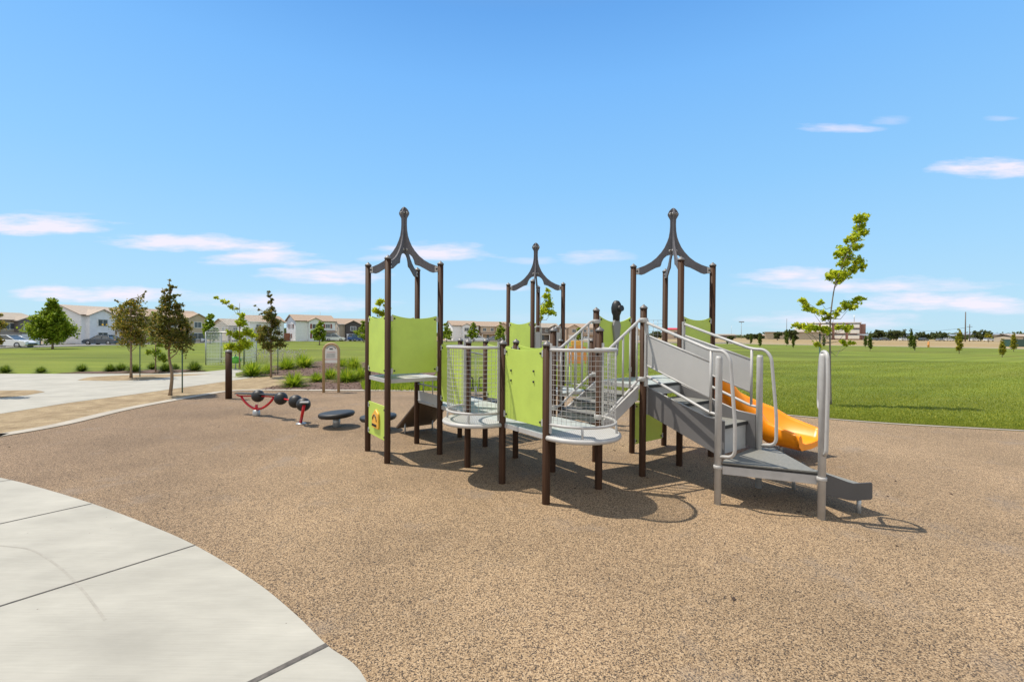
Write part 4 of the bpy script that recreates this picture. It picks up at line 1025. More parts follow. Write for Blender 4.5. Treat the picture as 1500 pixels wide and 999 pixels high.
# small columnar trees along the far lawn edge
cols = [(1065.5,505,493,'leaf_col','small column tree nearest the right tower on the far lawn edge'),
        (1100,504.5,489,'leaf_col','left one of the close pair of column trees right of the tower'),
        (1113,509,489,'leaf_col','right one of the close pair of column trees right of the tower'),
        (1152.4,507,482,'leaf_col','slim column tree in front of the dark field tree and tall pole'),
        (1162,510,491,'leaf_col','short column tree left of the leaning sapling'),
        (1207,509,490,'leaf_col','column tree just left of the leaning sapling trunk'),
        (1267.7,509.5,491,'leaf_col','farther of the two column trees right of the brick office building'),
        (1274.5,514,489,'leaf_col','nearer of the two column trees right of the brick office building'),
        (1334.4,511,482,'leaf_col','taller tree of the green pair in the middle of the right lawn'),
        (1339.5,513.5,494,'leaf_col','shorter tree of the green pair in the middle of the right lawn'),
        (1405,518,482,'leaf_yel','yellow-green column tree left of the twin utility poles'),
        (1468,523,496,'leaf_yel','short yellow column tree nearest to the camera at far right'),
        (1485,515,486,'leaf_yel','yellow column tree beside the green container at far right')]
for k, (px, py, top, lm, lab) in enumerate(cols):
    B_ = G(px, py); sc_ = F_PX/B_.y; h = (py-top)/sc_; rr = max(.28, h*.145)
    tree('column_tree', B_, [(random.uniform(-.12,.12)*rr, random.uniform(-.12,.12)*rr, h*(.17+.8*q_/13), rr*(.35+.65*math.sin(math.pi*min(1,.18+.80*(q_/13)**.8)))) for q_ in range(14)], lm, nleaf=1900, lsize=h*.06, trunk_r=.03, label=lab, group='column trees along the far lawn edge', seed=k+60, flat=1.0, limbs=False)

# ------------------------------------------------------------------ grass clumps in the beds
def clump(base, r, label, seed, yel=0):
    rg = np.random.default_rng(seed); n = 520
    rt = empty('grass_clump', base, 0, label, 'shrub', 'grassy shrubs in the mulch beds')
    a = rg.uniform(0, 2*np.pi, n); q_ = r*.30*np.sqrt(rg.random(n)); l_ = 1.25*rg.random(n)**.8; h = r*rg.uniform(.9,1.75,n)
    bx, by = q_*np.cos(a), q_*np.sin(a); w = r*.034
    V = np.zeros((n,6,3)); pa = a + np.pi/2
    for s, (f, ww) in enumerate(((0,.8),(.55,1),(1.0,.08))):
        rad = h*(f*np.sin(l_) + .22*f*f*np.sin(l_)); cz = np.maximum(h*(f*np.cos(l_) - .30*f*f*l_*.9), .01)
        cx = bx + np.cos(a)*rad; cy = by + np.sin(a)*rad
        V[:,s*2] = np.stack([cx+np.cos(pa)*w*ww, cy+np.sin(pa)*w*ww, cz],1); V[:,s*2+1] = np.stack([cx-np.cos(pa)*w*ww, cy-np.sin(pa)*w*ww, cz],1)
    idx = np.arange(n)[:,None]*6; F_ = np.concatenate([idx+np.array([[0,1,3,2]]), idx+np.array([[2,3,5,4]])])
    np_mesh('foliage', V.reshape(-1,3), F_, M['clump'] if seed < 311 else M['clump2'], rt)
    L(MB().sphere((0,0,r*.06), r*.22, 8, sz=.6), 'crown_base', M['barkgrey'], rt)
for k, (px, py, rp, lab) in enumerate(((370,551,16,'wide low grassy shrub at the left tip of the mulch bed'),(391,547,10,'small grassy shrub by the slender lopsided tree'),(420,541,13,'reddish-topped grassy shrub at the back of the mulch bed'),(445,538,15,'yellow-green grassy shrub at the back of the bed, left of the sign'),
    (430,566,16,'nearest grassy shrub in front of the mulch bed, left of the sign'),(464,559,10,'grassy shrub touching the left leg of the sign'),(484,555,12,'grassy shrub between the two legs of the sign'),(508,559,15,'full grassy shrub right of the sign'),(526,556,14,'grassy shrub beside the left tower outer post'),(518,541,13,'yellow-tipped shrub behind the full one right of the sign'),(503,537,9,'small shrub behind the right leg of the sign'),
    (120,544,8,'first small shrub along the left lawn edge'),(162,544,8,'shrub left of the orange-tinged tree trunk'),(197,545,9,'dark shrub just right of the orange-tinged tree trunk'),(223,541,7,'small shrub between the two olive trees'),(243,544,9,'shrub just left of the tall dark olive tree trunk'),(257,541,6,'tiny shrub right of the tall dark olive tree trunk'),(285,543,10,'last shrub of the lawn edge bed, left of the bollard'),(178,543,8,'pale shrub behind the orange-tinged tree trunk'),(8,546,8,'low shrub at the left edge of the photo'),(60,546,7,'flat shrub below the broad bright green tree'))):
    B_ = G(px, py); clump(B_, rp*0.98/F_PX*B_.y, lab, k+300)
# low ground cover right of the beds, pale seed heads behind them
def samp_poly(poly, z):
    def f(n):
        xs = [p.x for p in poly]; ys = [p.y for p in poly]; out = []
        while len(out) < n:
            x, y = random.uniform(min(xs),max(xs)), random.uniform(min(ys),max(ys)); c = False; j = len(poly)-1
            for i in range(len(poly)):
                if (poly[i].y > y) != (poly[j].y > y) and x < (poly[j].x-poly[i].x)*(y-poly[i].y)/(poly[j].y-poly[i].y)+poly[i].x: c = not c
                j = i
            if c: out.append((x,y,z))
        return np.array(out)
    return f
grass_field(9000, samp_poly([G(532,572), G(528,562), G(560,556), G(600,560), G(640,556), G(700,562), G(720,574)], .004), .10, .22, 'ground_cover', M['clump'], 'low green ground cover at the back of the mulch bed')
def seeds(n):
    P_ = samp_poly([G(362,531), G(370,524), G(410,521), G(450,524), G(440,533), G(400,534)], 0.0)(n); return P_
P_ = seeds(170); vs = MB()
for x,y,z in P_:
    h = random.uniform(.35,.75); lx = random.uniform(-.15,.15); vs.tube([(x,y,0),(x+lx,y,h)], .005, 3, False); vs.sphere((x+lx,y,h), .045, 5)
o = vs.build('seed_heads', M['flower']); tag(o, 'pale wispy seed heads rising behind the shrubs', 'wildflowers', None, 'stuff')
# wood chips scattered on the mulch
ch = MB()
for x,y,z in samp_poly([G(375,571.5), G(425,561), G(452,554), G(470,551), G(345,549.3), G(372,541.5), G(420,532), G(560,532), G(612,573)], .01)(1600):
    a = random.uniform(0,6.3); l_ = random.uniform(.03,.09); ax = Vector((math.cos(a),math.sin(a),random.uniform(-.3,.3))).normalized(); ay = ax.cross(Z).normalized()
    ch.box((x,y,z+.012), (l_,.02,.012), (ax, ay, ax.cross(ay)))
o = ch.build('wood_chips', M['mulch']); tag(o, 'dark wood chip mulch scattered over the planting bed', 'mulch', None, 'stuff')
# dead leaves and debris lying on the rubber
db = MB()
M['debris'] = simple('dead_leaf', (.05,.03,.02), .9, var=.3)
for px, py in ((900,660),(912,653),(842,715),(858,723),(905,644),(1106,727),(1170,750),(1182,755),(1140,748),(1020,684),(948,700),(1010,690),(1312,705),(1300,727),(1394,724),(1314,800),(1075,878),(320,626),(14,655)):
    q_ = G(px,py); a = random.uniform(0,6); s_ = random.uniform(.012,.03)
    db.prism([(-s_,0),(0,-s_*.5),(s_,0),(.2*s_,s_*.6)], q_ + Z*.006, (math.cos(a),math.sin(a),.1), (-math.sin(a),math.cos(a),0), .004)
o = db.build('fallen_leaves', M['debris']); tag(o, 'few dark dead leaves lying on the tan rubber ground', 'leaves', None, 'stuff')

# ------------------------------------------------------------------ houses
def roof_mesh(mb, x0, x1, y0, y1, z, rise, ridge='x', ov=.45, th=.16):
    """gable roof with overhang, ridge along x or y"""
    if ridge == 'x':
        ym = (y0+y1)/2; s = rise/((y1-y0)/2)
        P = [(y0-ov, z-s*ov), (ym, z+rise), (y1+ov, z-s*ov), (y1+ov, z-s*ov+th), (ym, z+rise+th), (y0-ov, z-s*ov+th)]
        vs = [(x, a, b) for x in (x0-ov, x1+ov) for a, b in P]
    else:
        xm = (x0+x1)/2; s = rise/((x1-x0)/2)
        P = [(x0-ov, z-s*ov), (xm, z+rise), (x1+ov, z-s*ov), (x1+ov, z-s*ov+th), (xm, z+rise+th), (x0-ov, z-s*ov+th)]
        vs = [(a, y, b) for y in (y0-ov, y1+ov) for a, b in P]
    mb.add(vs, [[0,1,4,5],[1,2,3,4],[6,11,10,7],[7,10,9,8],[0,6,7,1],[1,7,8,2],[5,4,10,11],[4,3,9,10],[0,5,11,6],[2,8,9,3]])
def body(mb, x0, x1, y0, y1, h, rise, ridge='x'):
    if ridge == 'x':
        ym = (y0+y1)/2; P = [(y0,0),(y1,0),(y1,h),(ym,h+rise),(y0,h)]; vs = [(x,a,b) for x in (x0,x1) for a,b in P]
    else:
        xm = (x0+x1)/2; P = [(x0,0),(x1,0),(x1,h),(xm,h+rise),(x0,h)]; vs = [(a,y,b) for y in (y0,y1) for a,b in P]
    mb.add(vs, [[0,1,2,3,4],[9,8,7,6,5],[0,5,6,1],[1,6,7,2],[2,7,8,3],[3,8,9,4],[4,9,5,0]])
def house(px, py, yaw, w, d, h, wallc, roofc, label, bay=(.55,.95), bayc=None, shutters=None, arches=False, garage=True, rise=1.7, side_win=True, accent=None, cat='house', name='house'):
    p = G(px, py); rt = empty(name, Vector((p.x,p.y,0)), yaw, label, cat, 'two-storey houses along the street')
    rt.scale = (.90, .90, .83) if px > -10 else (.85, .85, .70)
    # local frame: x along the front from the corner, y backwards
    b = MB(); body(b, 0, w, 0, d, h, rise, 'x'); wall = L(b, 'wall', wallc, rt)
    b = MB(); roof_mesh(b, 0, w, 0, d, h, rise, 'x'); L(b, 'roof', roofc, rt)
    bx0, bx1 = bay[0]*w, bay[1]*w; bd = .9
    b = MB(); body(b, bx0, bx1, -bd, d*.5, h-.1, (bx1-bx0)*.26, 'y'); L(b, 'front_bay', bayc or wallc, rt)
    b = MB(); roof_mesh(b, bx0, bx1, -bd, d*.5, h-.1, (bx1-bx0)*.26, 'y', .35); L(b, 'bay_roof', roofc, rt)
    def window(x, y, z, ww, hh, ax='x'):
        n = (0,-1,0) if ax == 'x' else (-1,0,0)
        ex = Vector((1,0,0)) if ax == 'x' else Vector((0,1,0)); nn = Vector(n); c = Vector((x,y,z)) + nn*.03
        f = MB(); t_ = .10
        f.box(c + Z*(hh/2), (ww+t_, .08, t_), (ex, nn, Z)).box(c - Z*(hh/2), (ww+t_, .08, t_), (ex, nn, Z))
        f.box(c + ex*(ww/2), (t_, .075, hh-t_), (ex, nn, Z)).box(c - ex*(ww/2), (t_, .075, hh-t_), (ex, nn, Z)).box(c, (.05,.07,hh-t_), (ex, nn, Z))
        o = L(f, 'window', M['whitetrim'], rt)
        L(MB().box(c - nn*.01, (ww-.02,.03,hh-.02), (ex, nn, Z)), 'pane', M['glass'], o)
        if shutters:
            for s_ in (-1,1): L(MB().box(c + ex*s_*(ww/2+.32) + nn*.01, (.42,.05,hh+.1), (ex, nn, Z)), 'shutter', shutters, o)
    bm = (bx0+bx1)/2
    window(bm, -bd, h*.73, 1.6, 1.3)
    if arches or not garage: window(bm, -bd, h*.27, 1.6, 1.4)
    if arches:
        for k in (-1,1):
            c_ = bm + k*1.1
            pts = [(-.6,.02),(.6,.02),(.6,1.6)] + [(.6*math.cos(math.pi*q_/8),1.6+.6*math.sin(math.pi*q_/8)) for q_ in range(1,9)]
            L(MB().prism(pts, (c_,-bd-.06,0), (1,0,0), (0,0,1), .06), 'arch_opening', M['glass'], rt)
    # pent roof over the ground floor, garage door, entrance
    ox0, ox1 = (0, bx0) if bay[0] > .4 else (bx1, w)
    oc = (ox0+ox1)/2
    b = MB(); b.prism([(0,h*.50),(-1.5,h*.42),(-1.5,h*.45),(0,h*.55)], ((ox0+ox1)/2,0,0), (0,1,0), (0,0,1), (ox1-ox0)+.1); L(b, 'porch_roof', roofc, rt)
    if ox1-ox0 > 4: window(oc-1.3, 0, h*.75, 1.2, 1.2); window(oc+1.5, 0, h*.75, 1.2, 1.2)
    else: window(oc, 0, h*.75, 1.2, 1.2)
    if garage:
        gw = min(4.6, bx1-bx0-.5); gd = MB().box((bm,-bd-.03,1.1), (gw,.07,2.2)); go = L(gd, 'garage_door', M['whitetrim'], rt)
        gl = MB()
        for k in range(1,4): gl.box((bm,-bd-.072,.55*k), (gw,.02,.03))
        L(gl, 'panel_groove', M['infill'], go)
    L(MB().box((oc,-.03,1.05), (.95,.07,2.1)), 'front_door', accent or M['glass'], rt)
    for k in (0,1): L(MB().box(((ox0+.15) if k == 0 else (ox1-.15), -1.35, h*.21), (.22,.22,h*.42)), 'porch_column', M['whitetrim'], rt)
    L(MB().box((w/2,-.42,h-.10), (w+.6,.10,.16)), 'fascia', accent or M['whitetrim'], rt)
    if side_win:
        for yy in (d*.3, d*.68): window(0, yy, h*.74, .8, 1.1, 'y')
        window(0, d*.5, h*.27, .8, 1.1, 'y')
    else: L(MB().box((-.03, d*.5, h*.86), (.06,1.0,.35)), 'vent', M['glass'], rt)
    return rt
Wt = stucco('white_stucco', (.74,.75,.77)); Bg = stucco('beige_stucco', (.52,.41,.30)); Tn = stucco('tan_stucco', (.42,.36,.27)); Gy = stucco('grey_stucco', (.52,.49,.44)); Dk = stucco('dark_siding', (.075,.065,.06))
Pk = stucco('warm_stucco', (.52,.40,.31)); Tp = stucco('taupe_stucco', (.17,.145,.13))
Rt = tiles('tan_roof_tiles', (.34,.25,.18)); Rg = tiles('grey_tan_roof_tiles', (.32,.27,.215)); Rd = tiles('pale_roof_tiles', (.38,.31,.25))
Sh = simple('brick_red_shutter', (.22,.06,.045), .6); Bb = simple('brown_trim', (.12,.07,.05), .7)
house(-30,507,R(80),7.4,9,4.9,Tn,Rg,'low tan and brown house behind the trees at the left edge',bayc=Tp,accent=Bb,rise=1.4)
house(119,504.2,R(79),10.9,8.5,5.5,Wt,Rd,'white house with board-sided bay beside the broad green tree',bay=(.06,.44),side_win=False,accent=Bb,garage=False)
house(214,503,R(73),12,8.5,5.5,Bg,Rt,'beige house with arched porch behind the two olive trees',bay=(.62,.96),arches=True,garage=False,accent=Bb)
house(334,499.8,R(58),7,8,4.4,Gy,Rg,'small grey house far behind the yellow-green sapling',bay=(.5,.95))
house(366,500.5,R(50),8,8,5.3,Wt,Rt,'pale grey-white house with plain side wall behind the slender tree',bay=(.5,.95),side_win=False)
house(433,500,R(42),10.2,8,5.9,Wt,Rt,'white house with brick red shutters right of the slender tree',bay=(.3,.62),shutters=Sh,garage=False,accent=Bb)
house(497,499.3,R(34),10.5,8,5.3,Tn,Rt,'tan house with a dark brown front gable left of the left tower',bay=(.15,.55),bayc=Dk)
house(570,499.2,R(30),11.8,9,5.7,Bg,Rt,'beige house hidden mostly behind the left tower panels',bay=(.1,.5))
house(663,498.8,R(24),9.2,9,5.6,Wt,Rt,'white house with tan roof right of the left tower',bay=(.35,.66),garage=False,accent=Bb)
house(704,498.8,R(22),10.9,9,5.5,Bg,Rt,'beige house with tan roof left of the back tower',bay=(.5,.95))
house(787,498.6,R(18),9.2,9,5.4,Tp,Rg,'grey-brown house seen through the back tower posts',bay=(.5,.95))
house(829,498.6,R(15),13.4,9,5.5,Pk,Rt,'warm beige house seen above the inner stair handrail',bay=(.05,.4))
house(900,498.4,R(10),11.8,9,4.6,Tn,Rt,'low tan house mostly hidden behind the notched green panel',bay=(.5,.95))
# timber yard fences between the houses
Fn = simple('yard_fence_timber', (.42,.30,.19), .8, var=.15, scale=3); Fr = simple('reddish_fence_timber', (.36,.16,.09), .8, var=.15, scale=3)
def fence(u0, v0, u1, v1, h, mat, label):
    a, b_ = G(u0,v0), G(u1,v1); d = b_-a; ln = d.length; d.normalize(); rt = empty('yard_fence', a, 0, label, 'fence', 'timber yard fences')
    nb = max(4, int(ln/.9)); m_ = MB()
    L(MB().box((d.x*ln/2, d.y*ln/2, h/2), (ln, .05, h), (d, d.cross(Z), Z)), 'fence_boards', mat, rt)
    for k in range(0, nb+1, 3): L(MB().box((d.x*ln*k/nb, d.y*ln*k/nb, h/2+.06), (.14,.14,h+.12), (d, d.cross(Z), Z)), 'fence_post', mat, rt)
fence(372,499.5,418,499.3,1.9,Fn,'pale timber fence between the two white houses')
fence(413,499.6,430,499.6,1.9,Fr,'reddish timber fence beside the white house with shutters')
fence(170,503.5,205,503,1.8,Fn,'pale fence behind the orange-tinged tree')
fence(536,498.8,566,498.8,1.8,Fn,'pale fence behind the left tower')

# ------------------------------------------------------------------ vehicles
def car(base, yaw, paint, label, kind='sedan', group='parked cars', name='parked_car', cat='car'):
    rt = empty(name, base, yaw, label, cat, group)
    Ln, Wd = 4.6, 1.8
    if kind == 'sedan': low = [(-2.3,.32),(-2.28,.62),(-2.15,.88),(-1.45,.95),(1.05,.92),(2.0,.80),(2.27,.62),(2.3,.34),(2.1,.22),(-2.15,.22)]; cab = [(-1.75,.93),(-1.15,1.36),(-.55,1.44),(.25,1.42),(1.15,.90)]
    elif kind == 'suv': low = [(-2.3,.38),(-2.3,.75),(-2.25,1.02),(1.15,1.02),(2.05,.95),(2.3,.72),(2.32,.42),(2.1,.28),(-2.15,.28)]; cab = [(-2.2,1.0),(-1.95,1.66),(-1.6,1.74),(.25,1.72),(1.2,1.0)]
    else: low = [(-2.7,.45),(-2.7,.95),(-.4,.95),(-.35,1.0),(1.5,1.0),(2.5,.95),(2.65,.6),(2.6,.4),(-2.6,.4)]; cab = [(-.4,.98),(-.3,1.72),(.9,1.74),(1.6,1.0)]
    def ext_(poly, wb, wt, z0, z1, mat, nm, par, bev):
        n = len(poly); vs = []
        for s_ in (-1,1):
            for x,z in poly:
                w_ = wb + (wt-wb)*((z-z0)/(z1-z0) if z1 > z0 else 0); vs.append((x, s_*w_/2, z))
        b = MB().add(vs, [list(range(n))[::-1], list(range(n,2*n))] + [[i, (i+1) % n, n+(i+1) % n, n+i] for i in range(n)])
        return L(b, nm, mat, par, bevel=bev)
    bd = ext_(low, Wd, Wd, 0, 1, paint, 'body', rt, .06)
    zt = max(z for x,z in cab)
    gh = ext_(cab, Wd-.12, Wd-.42, cab[0][1], zt, M['glass'], 'windows', rt, .03)
    rf = [(x,z) for x,z in cab if z > zt-.12]; x0, x1 = min(x for x,z in rf)-.06, max(x for x,z in rf)+.06
    L(MB().box(((x0+x1)/2,0,zt+.005), (x1-x0, Wd-.36, .05)), 'roof', paint, rt, bevel=.02)
    pil = [(cab[0], cab[1]), (cab[-1], cab[-2])]
    for (a_, c_) in pil:
        for s_ in (-1,1): L(MB().tube([(a_[0], s_*(Wd-.16)/2, a_[1]), (c_[0], s_*(Wd-.40)/2, zt-.02)], .045, 6), 'pillar', paint, rt)
    xm = (cab[1][0]+cab[-2][0])/2
    for s_ in (-1,1): L(MB().tube([(xm, s_*(Wd-.10)/2, cab[0][1]), (xm, s_*(Wd-.38)/2, zt-.02)], .045, 6), 'pillar', paint, rt)
    wr = .33 if kind == 'sedan' else .37
    for x in (-1.42,1.4):
        for s_ in (-1,1):
            ax = (Vector((1,0,0)), Vector((0,0,1)), Vector((0,s_*1.0,0)))
            w_ = L(MB().lathe([(wr*.95,-.02),(wr,.02),(wr,.17),(wr*.95,.205)], (x, s_*(Wd/2-.20), wr), ax, 20), 'wheel', M['tyre'], rt)
            L(MB().lathe([(wr*.66,.20),(wr*.64,.215),(wr*.15,.205),(.01,.21)], (x, s_*(Wd/2-.20), wr), ax, 12), 'rim', M['rim'], w_)
    for s_ in (-1,1):
        L(MB().box((2.2,s_*.65,.66), (.16,.34,.13)), 'headlight', M['whitetrim'], rt, bevel=.02); L(MB().box((-2.24,s_*.7,.76), (.1,.3,.13)), 'tail_light', M['lamp'], rt, bevel=.02)
    L(MB().box((2.29,0,.42), (.06,1.2,.16)), 'grille', M['bolt'], rt)
    return rt
def carp(px, py): p = G(px, py); return Vector((p.x,p.y,0.0))
car(carp(15,509.3), R(8), M['white'], 'white sedan parked at the left edge before the tan house')
car(carp(151,505.3), R(182), M['slateblue'], 'dark slate blue car parked before the white house')
car(carp(280,501.8), R(20), M['white'], 'white sedan parked before the beige house with arches')
car(carp(359,500.6), R(40), M['white'], 'small far white car behind the yellow-green sapling', 'suv')
car(carp(491,499.8), R(15), M['white'], 'white car parked between the shuttered house and the dark gable house', 'suv')
car(carp(523,499.8), R(60), M['bluecar'], 'blue pickup on the driveway of the dark gable house', 'suv')
car(carp(702,500), R(5), M['white'], 'white car seen above the left wire basket, left of two', 'sedan')
car(carp(723,500), R(185), M['greycar'], 'pale grey car seen above the left wire basket, right of two', 'sedan')
car(carp(857,499.8), R(10), M['white'], 'white car seen through the upper stair handrail', 'sedan')
for k, (px, w_) in enumerate(((1282,'dark'),(1296,'dark'),(1324,'white'),(1353,'blue'),(1377,'grey'),(1390,'white'),(1427,'white'),(1448,'white'),(1460,'grey'),(1478,'white'))):
    B_ = G(px, 497.3 + (px-1280)*.006); lab = {0:'dark car left of the round trees in the far parking lot',1:'second dark car in the far parking lot',2:'white van beside the round trees in the far parking lot',3:'dark blue truck in the far parking lot',4:'grey car right of the dark blue truck in the far lot',5:'white car in the middle of the far parking lot',6:'white pickup right of the twin utility poles',7:'white car below the amber tree in the far lot',8:'grey car behind the short yellow column tree',9:'white car beside the green container at far right'}[k]
    B_ = Vector((B_.x*235/B_.y, 235, 0)); car(B_, R(k*31 % 25-8), {'dark':M['slateblue'],'white':M['white'],'blue':M['slateblue'],'grey':M['greycar']}[w_], lab, ('sedan','suv','suv','suv')[k % 4], 'cars in the far parking lot')

# ------------------------------------------------------------------ far right: office building, canopies, sheds, poles, trees
YF = 290
def far(px, py=495, Y=YF): q_ = atY(px, py, Y); return Vector((q_.x, Y, 0))
a, b_ = far(1182), far(1259); t = empty('office_building', a, R(-34), 'three-storey brick and pale banded office building beyond the dry field', 'office building')
Lw = 27.5; Hh = 10.4
L(MB().box((Lw/2,9,Hh/2), (Lw,18,Hh)), 'wall', M['brick'], t)
for k in range(3):
    for q_ in range(4):
        w0 = Lw/4; L(MB().box((w0*(q_+.5),-.15,1.7+3.4*k), (w0*.80,.3,2.1)), 'pale_band', M['band'], t); L(MB().box((w0*(q_+.5),-.1,3.05+3.4*k), (w0*.80,.22,.8)), 'window_strip', M['glass'], t)
L(MB().box((Lw/2,9,Hh+.25), (Lw+.8,18.6,.5)), 'parapet', M['band'], t)
L(MB().box((Lw+1.2,9,Hh/2-.3), (2.4,16,Hh-.6)), 'stair_tower', M['brick'], t); L(MB().tube([(Lw-3,6,Hh),(Lw-3,6,Hh+5)], .25, 6), 'roof_mast', M['galv2'], t)
a = far(1165); t = empty('low_hall', a, R(-30), 'low tan hall with pale upper wall left of the office building', 'hall')
L(MB().box((9,6,3.8), (18,14,7.6)), 'wall', M['band'], t); L(MB().box((0,0,2.2), (34,10,4.4)), 'front_wing', Tn, t); L(MB().box((0,-.2,4.6), (35,11,.4)), 'wing_roof', Rt, t)
def shed(px0, px1, h, Y, wallm, roofm, label, name='storage_shed', cat='shed'):
    a, b_ = far(px0,495,Y), far(px1,495,Y); t = empty(name, a, 0, label, cat); w_ = b_.x-a.x
    L(MB().box((w_/2,4,h/2), (w_,8,h)), 'wall', wallm, t); b = MB(); roof_mesh(b, 0, w_, 0, 8, h, .8, 'x', .4); L(b, 'roof', roofm, t)
    for k in range(1, max(2,int(w_/6))): L(MB().box((k*6,-.05,h*.45), (3,.12,h*.6)), 'shed_door', M['stringer'], t)
shed(1046,1078,2.6,360,Tp,Rg,'long low taupe shed just right of the right tower')
shed(1108,1146,2.4,340,Bb,Rt,'long low brown shed behind the close pair of column trees')
shed(976,994,5.5,260,Pk,simple('red_metal_roof',(.55,.02,.02),.5),'far shed with a bright red roof between the right tower posts')
shed(1484,1530,2.6,200,Tn,Rd,'pale low building at the right edge behind the green container')
def canopy(px0, px1, h, Y, label):
    a, b_ = far(px0,495,Y), far(px1,495,Y); t = empty('parking_canopy', a, 0, label, 'canopy', 'long canopies over the far parking lot'); w_ = b_.x-a.x
    L(MB().box((w_/2,3,h), (w_,7,.35), (Vector((1,0,0)), Vector((0,.98,.12)), Vector((0,-.12,.98)))), 'canopy_roof', M['galv2'], t)
    for k in range(int(w_/9)+1): L(MB().box((1+k*9,3,h/2), (.3,.3,h)), 'canopy_post', M['stringer'], t)
canopy(1268,1350,3.0,262,'long grey parking canopy left of the round trees'); canopy(1352,1412,3.1,255,'middle grey parking canopy left of the utility poles'); canopy(1414,1500,3.9,250,'tallest grey parking canopy at the far right')
def pole(px, top, Y, r, label, arm=None, name='utility_pole', cat='utility pole'):
    q_ = atY(px, top, Y); t = empty(name, Vector((q_.x,Y,0)), 0, label, cat); L(MB().tube([(0,0,-.2),(0,0,q_.z)], [r,r*.7], 8), 'shaft', M['utility'] if name == 'utility_pole' else M['galv2'], t)
    if arm == 'cross': L(MB().box((0,0,q_.z-1.2), (2.6,.15,.18)), 'cross_arm', M['utility'], t)
    if arm == 'flood':
        fr_ = L(MB().box((0,0,q_.z), (3.6,.25,.25)), 'lamp_bar', M['galv2'], t)
        for k in range(5): L(MB().box((-1.6+.8*k,-.2,q_.z+.3), (.55,.5,.45)), 'floodlight', M['cap'], fr_)
pole(1414.5,457,200,.24,'tallest dark utility pole over the far parking lot'); pole(1420.5,475,215,.2,'shorter utility pole right beside the tallest one','cross')
pole(1152.5,467,280,.16,'slim pole in front of the dark field tree'); pole(1071.5,477,380,.10,'thin far lamp post left of the floodlight mast',None,'lamp_post','lamp post')
pole(1086,472,330,.20,'floodlight mast with a row of lamps right of the right tower','flood','floodlight_mast','floodlight mast')
pole(469,456,122,.07,'slim street lamp rising over the shuttered white house',None,'street_lamp','street lamp')
# two strands between the poles
a, b_ = atY(1414.5,480,200), atY(1334,483,330); w_ = MB(); w_.tube([a.lerp(b_, k/8) - Z*1.2*math.sin(math.pi*k/8) for k in range(9)], .05, 4)
o = w_.build('power_line', M['tie'], None, origin=a); tag(o, 'thin drooping power line left of the tallest utility pole', 'power line')
# white net backstop behind the right tower
a, b_ = far(944,495,120), far(970,495,120); t = empty('backstop_net', a, 0, 'tall square framed backstop net behind the right tower', 'backstop'); w_ = b_.x-a.x; zt_ = atY(950,469,120).z
fr_ = MB()
for k in range(5): fr_.tube([(w_*k/4,0,-.1),(w_*k/4,0,zt_)], .05, 6)
for k in range(5): fr_.tube([(0,0,zt_*(1-.16*k)),(w_,0,zt_*(1-.16*k))], .04, 6)
L(fr_, 'frame', M['galv2'], t)
# far field trees: dark rounded crowns
ft = [(1284,481,498,10,'dark tree just right of the office building'),(1313,482,498,15,'widest round dark tree over the far canopy'),(1350,485,498,11,'flat-topped dark tree in the middle of the far lot'),(1376,484.5,498,12,'dark tree right of the flat-topped one'),
      (1437,482,497,11,'round dark tree right of the twin utility poles'),(1475,488,497,9,'low dark tree behind the yellow column trees'),(1158,481,499,9,'dark tree behind the slim pole left of the office'),(1139,484,498,6,'small dark tree left of the slim pole'),
      (1100,488,500,7,'wide dark shrub tree above the left column tree of the pair'),(1112.5,488,500,7,'wide dark shrub tree above the right column tree of the pair'),(1071,492,499,4,'small bush far behind the right tower'),(1406,488,497,6,'small dark tree behind the yellow-green column tree'),(1164,491,500,5,'small bushy tree before the low hall'),(962,484,500,8,'bushy green tree behind the stair handrail'),(1495,488,497,8,'dark tree at the right edge of the photo')]
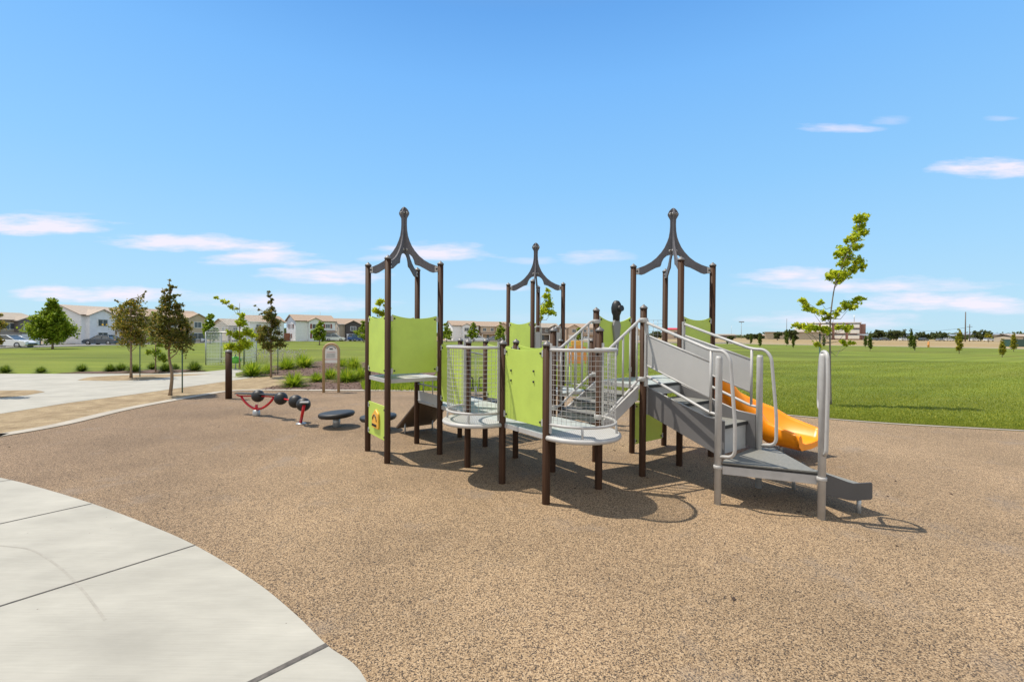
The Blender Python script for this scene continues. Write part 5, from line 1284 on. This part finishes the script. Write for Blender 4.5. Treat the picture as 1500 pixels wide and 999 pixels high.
for k, (px, top, bot, hw, lab) in enumerate(ft):
    Y = 240 if k < 6 or k in (11,14) else 215; q_ = atY(px, top, Y); B_ = Vector((q_.x, Y, 0)); h = q_.z; rr = hw*Y/F_PX
    tree('field_tree', B_, [((random.uniform(-.72,.72))*rr, random.uniform(-.5,.5)*rr, h*random.uniform(.28,.74), rr*.42) for _ in range(20)] + [(0,0,h*.78,rr*.38)], 'leaf_dark', bark='barkgrey', nleaf=3200, lsize=.75, trunk_r=.25, label=lab, group='dark trees beyond the dry field', seed=k+500)
q_ = atY(1448,488,170); tree('amber_tree', Vector((q_.x,170,0)), [(0,0,q_.z*.8,.9),(.8,0,q_.z*.6,.7),(-.8,0,q_.z*.65,.7)], 'leaf_yel', nleaf=500, lsize=.4, trunk_r=.08, label='small amber-coloured tree before the tallest canopy', seed=700)
p = far(1484,495,95); p2 = far(1510,495,95)
t = empty('green_container', p, 0, 'dark green utility container at the right edge beyond the lawn', 'container')
L(MB().box((1.6,1,.72), (3.2,2,1.44)), 'box_body', M['stake'], t, bevel=.03); L(MB().box((1.6,1,1.48), (3.3,2.1,.08)), 'lid', M['stake'], t)
p = G(1360,508.5); t = empty('hydrant', p, 0, 'small orange-brown utility marker on the far lawn edge', 'marker')
L(MB().tube([(0,0,0),(0,0,.9)], .16, 8), 'marker_post', M['orangep'], t); L(MB().lathe([(.2,.88),(.18,.98),(.05,1.05)], (0,0,0), n=8), 'marker_cap', M['orangep'], t)

# distant line of trees and scrub along the horizon
def samp_far(n):
    return None
rg_ = np.random.default_rng(77); n_ = 26000
xx = rg_.uniform(-420, 900, n_); yy = 430 + 60*np.sin(xx*.011) + rg_.uniform(0, 90, n_)
hh = 3.0 + 2.2*np.sin(xx*.045) + 1.6*np.sin(xx*.13+2) + 1.2*np.sin(xx*.31); hh = np.clip(hh, 1.2, 8) ; zz = hh*rg_.random(n_)**.8
P_ = np.stack([xx, yy, zz], 1); a_ = rg_.normal(0,1,(n_,3)); a_ /= np.linalg.norm(a_,axis=1)[:,None]; b_ = np.cross(a_, rg_.normal(0,1,(n_,3))); b_ /= np.linalg.norm(b_,axis=1)[:,None]
V_ = np.stack([P_-a_*1.5, P_+b_*1.1, P_+a_*1.5, P_-b_*1.1], 1)
o = np_mesh('distant_woods', V_.reshape(-1,3), np.arange(n_*4).reshape(-1,4), M['leaf_dark']); tag(o, 'hazy dark line of trees along the far horizon', 'woods', None, 'stuff')
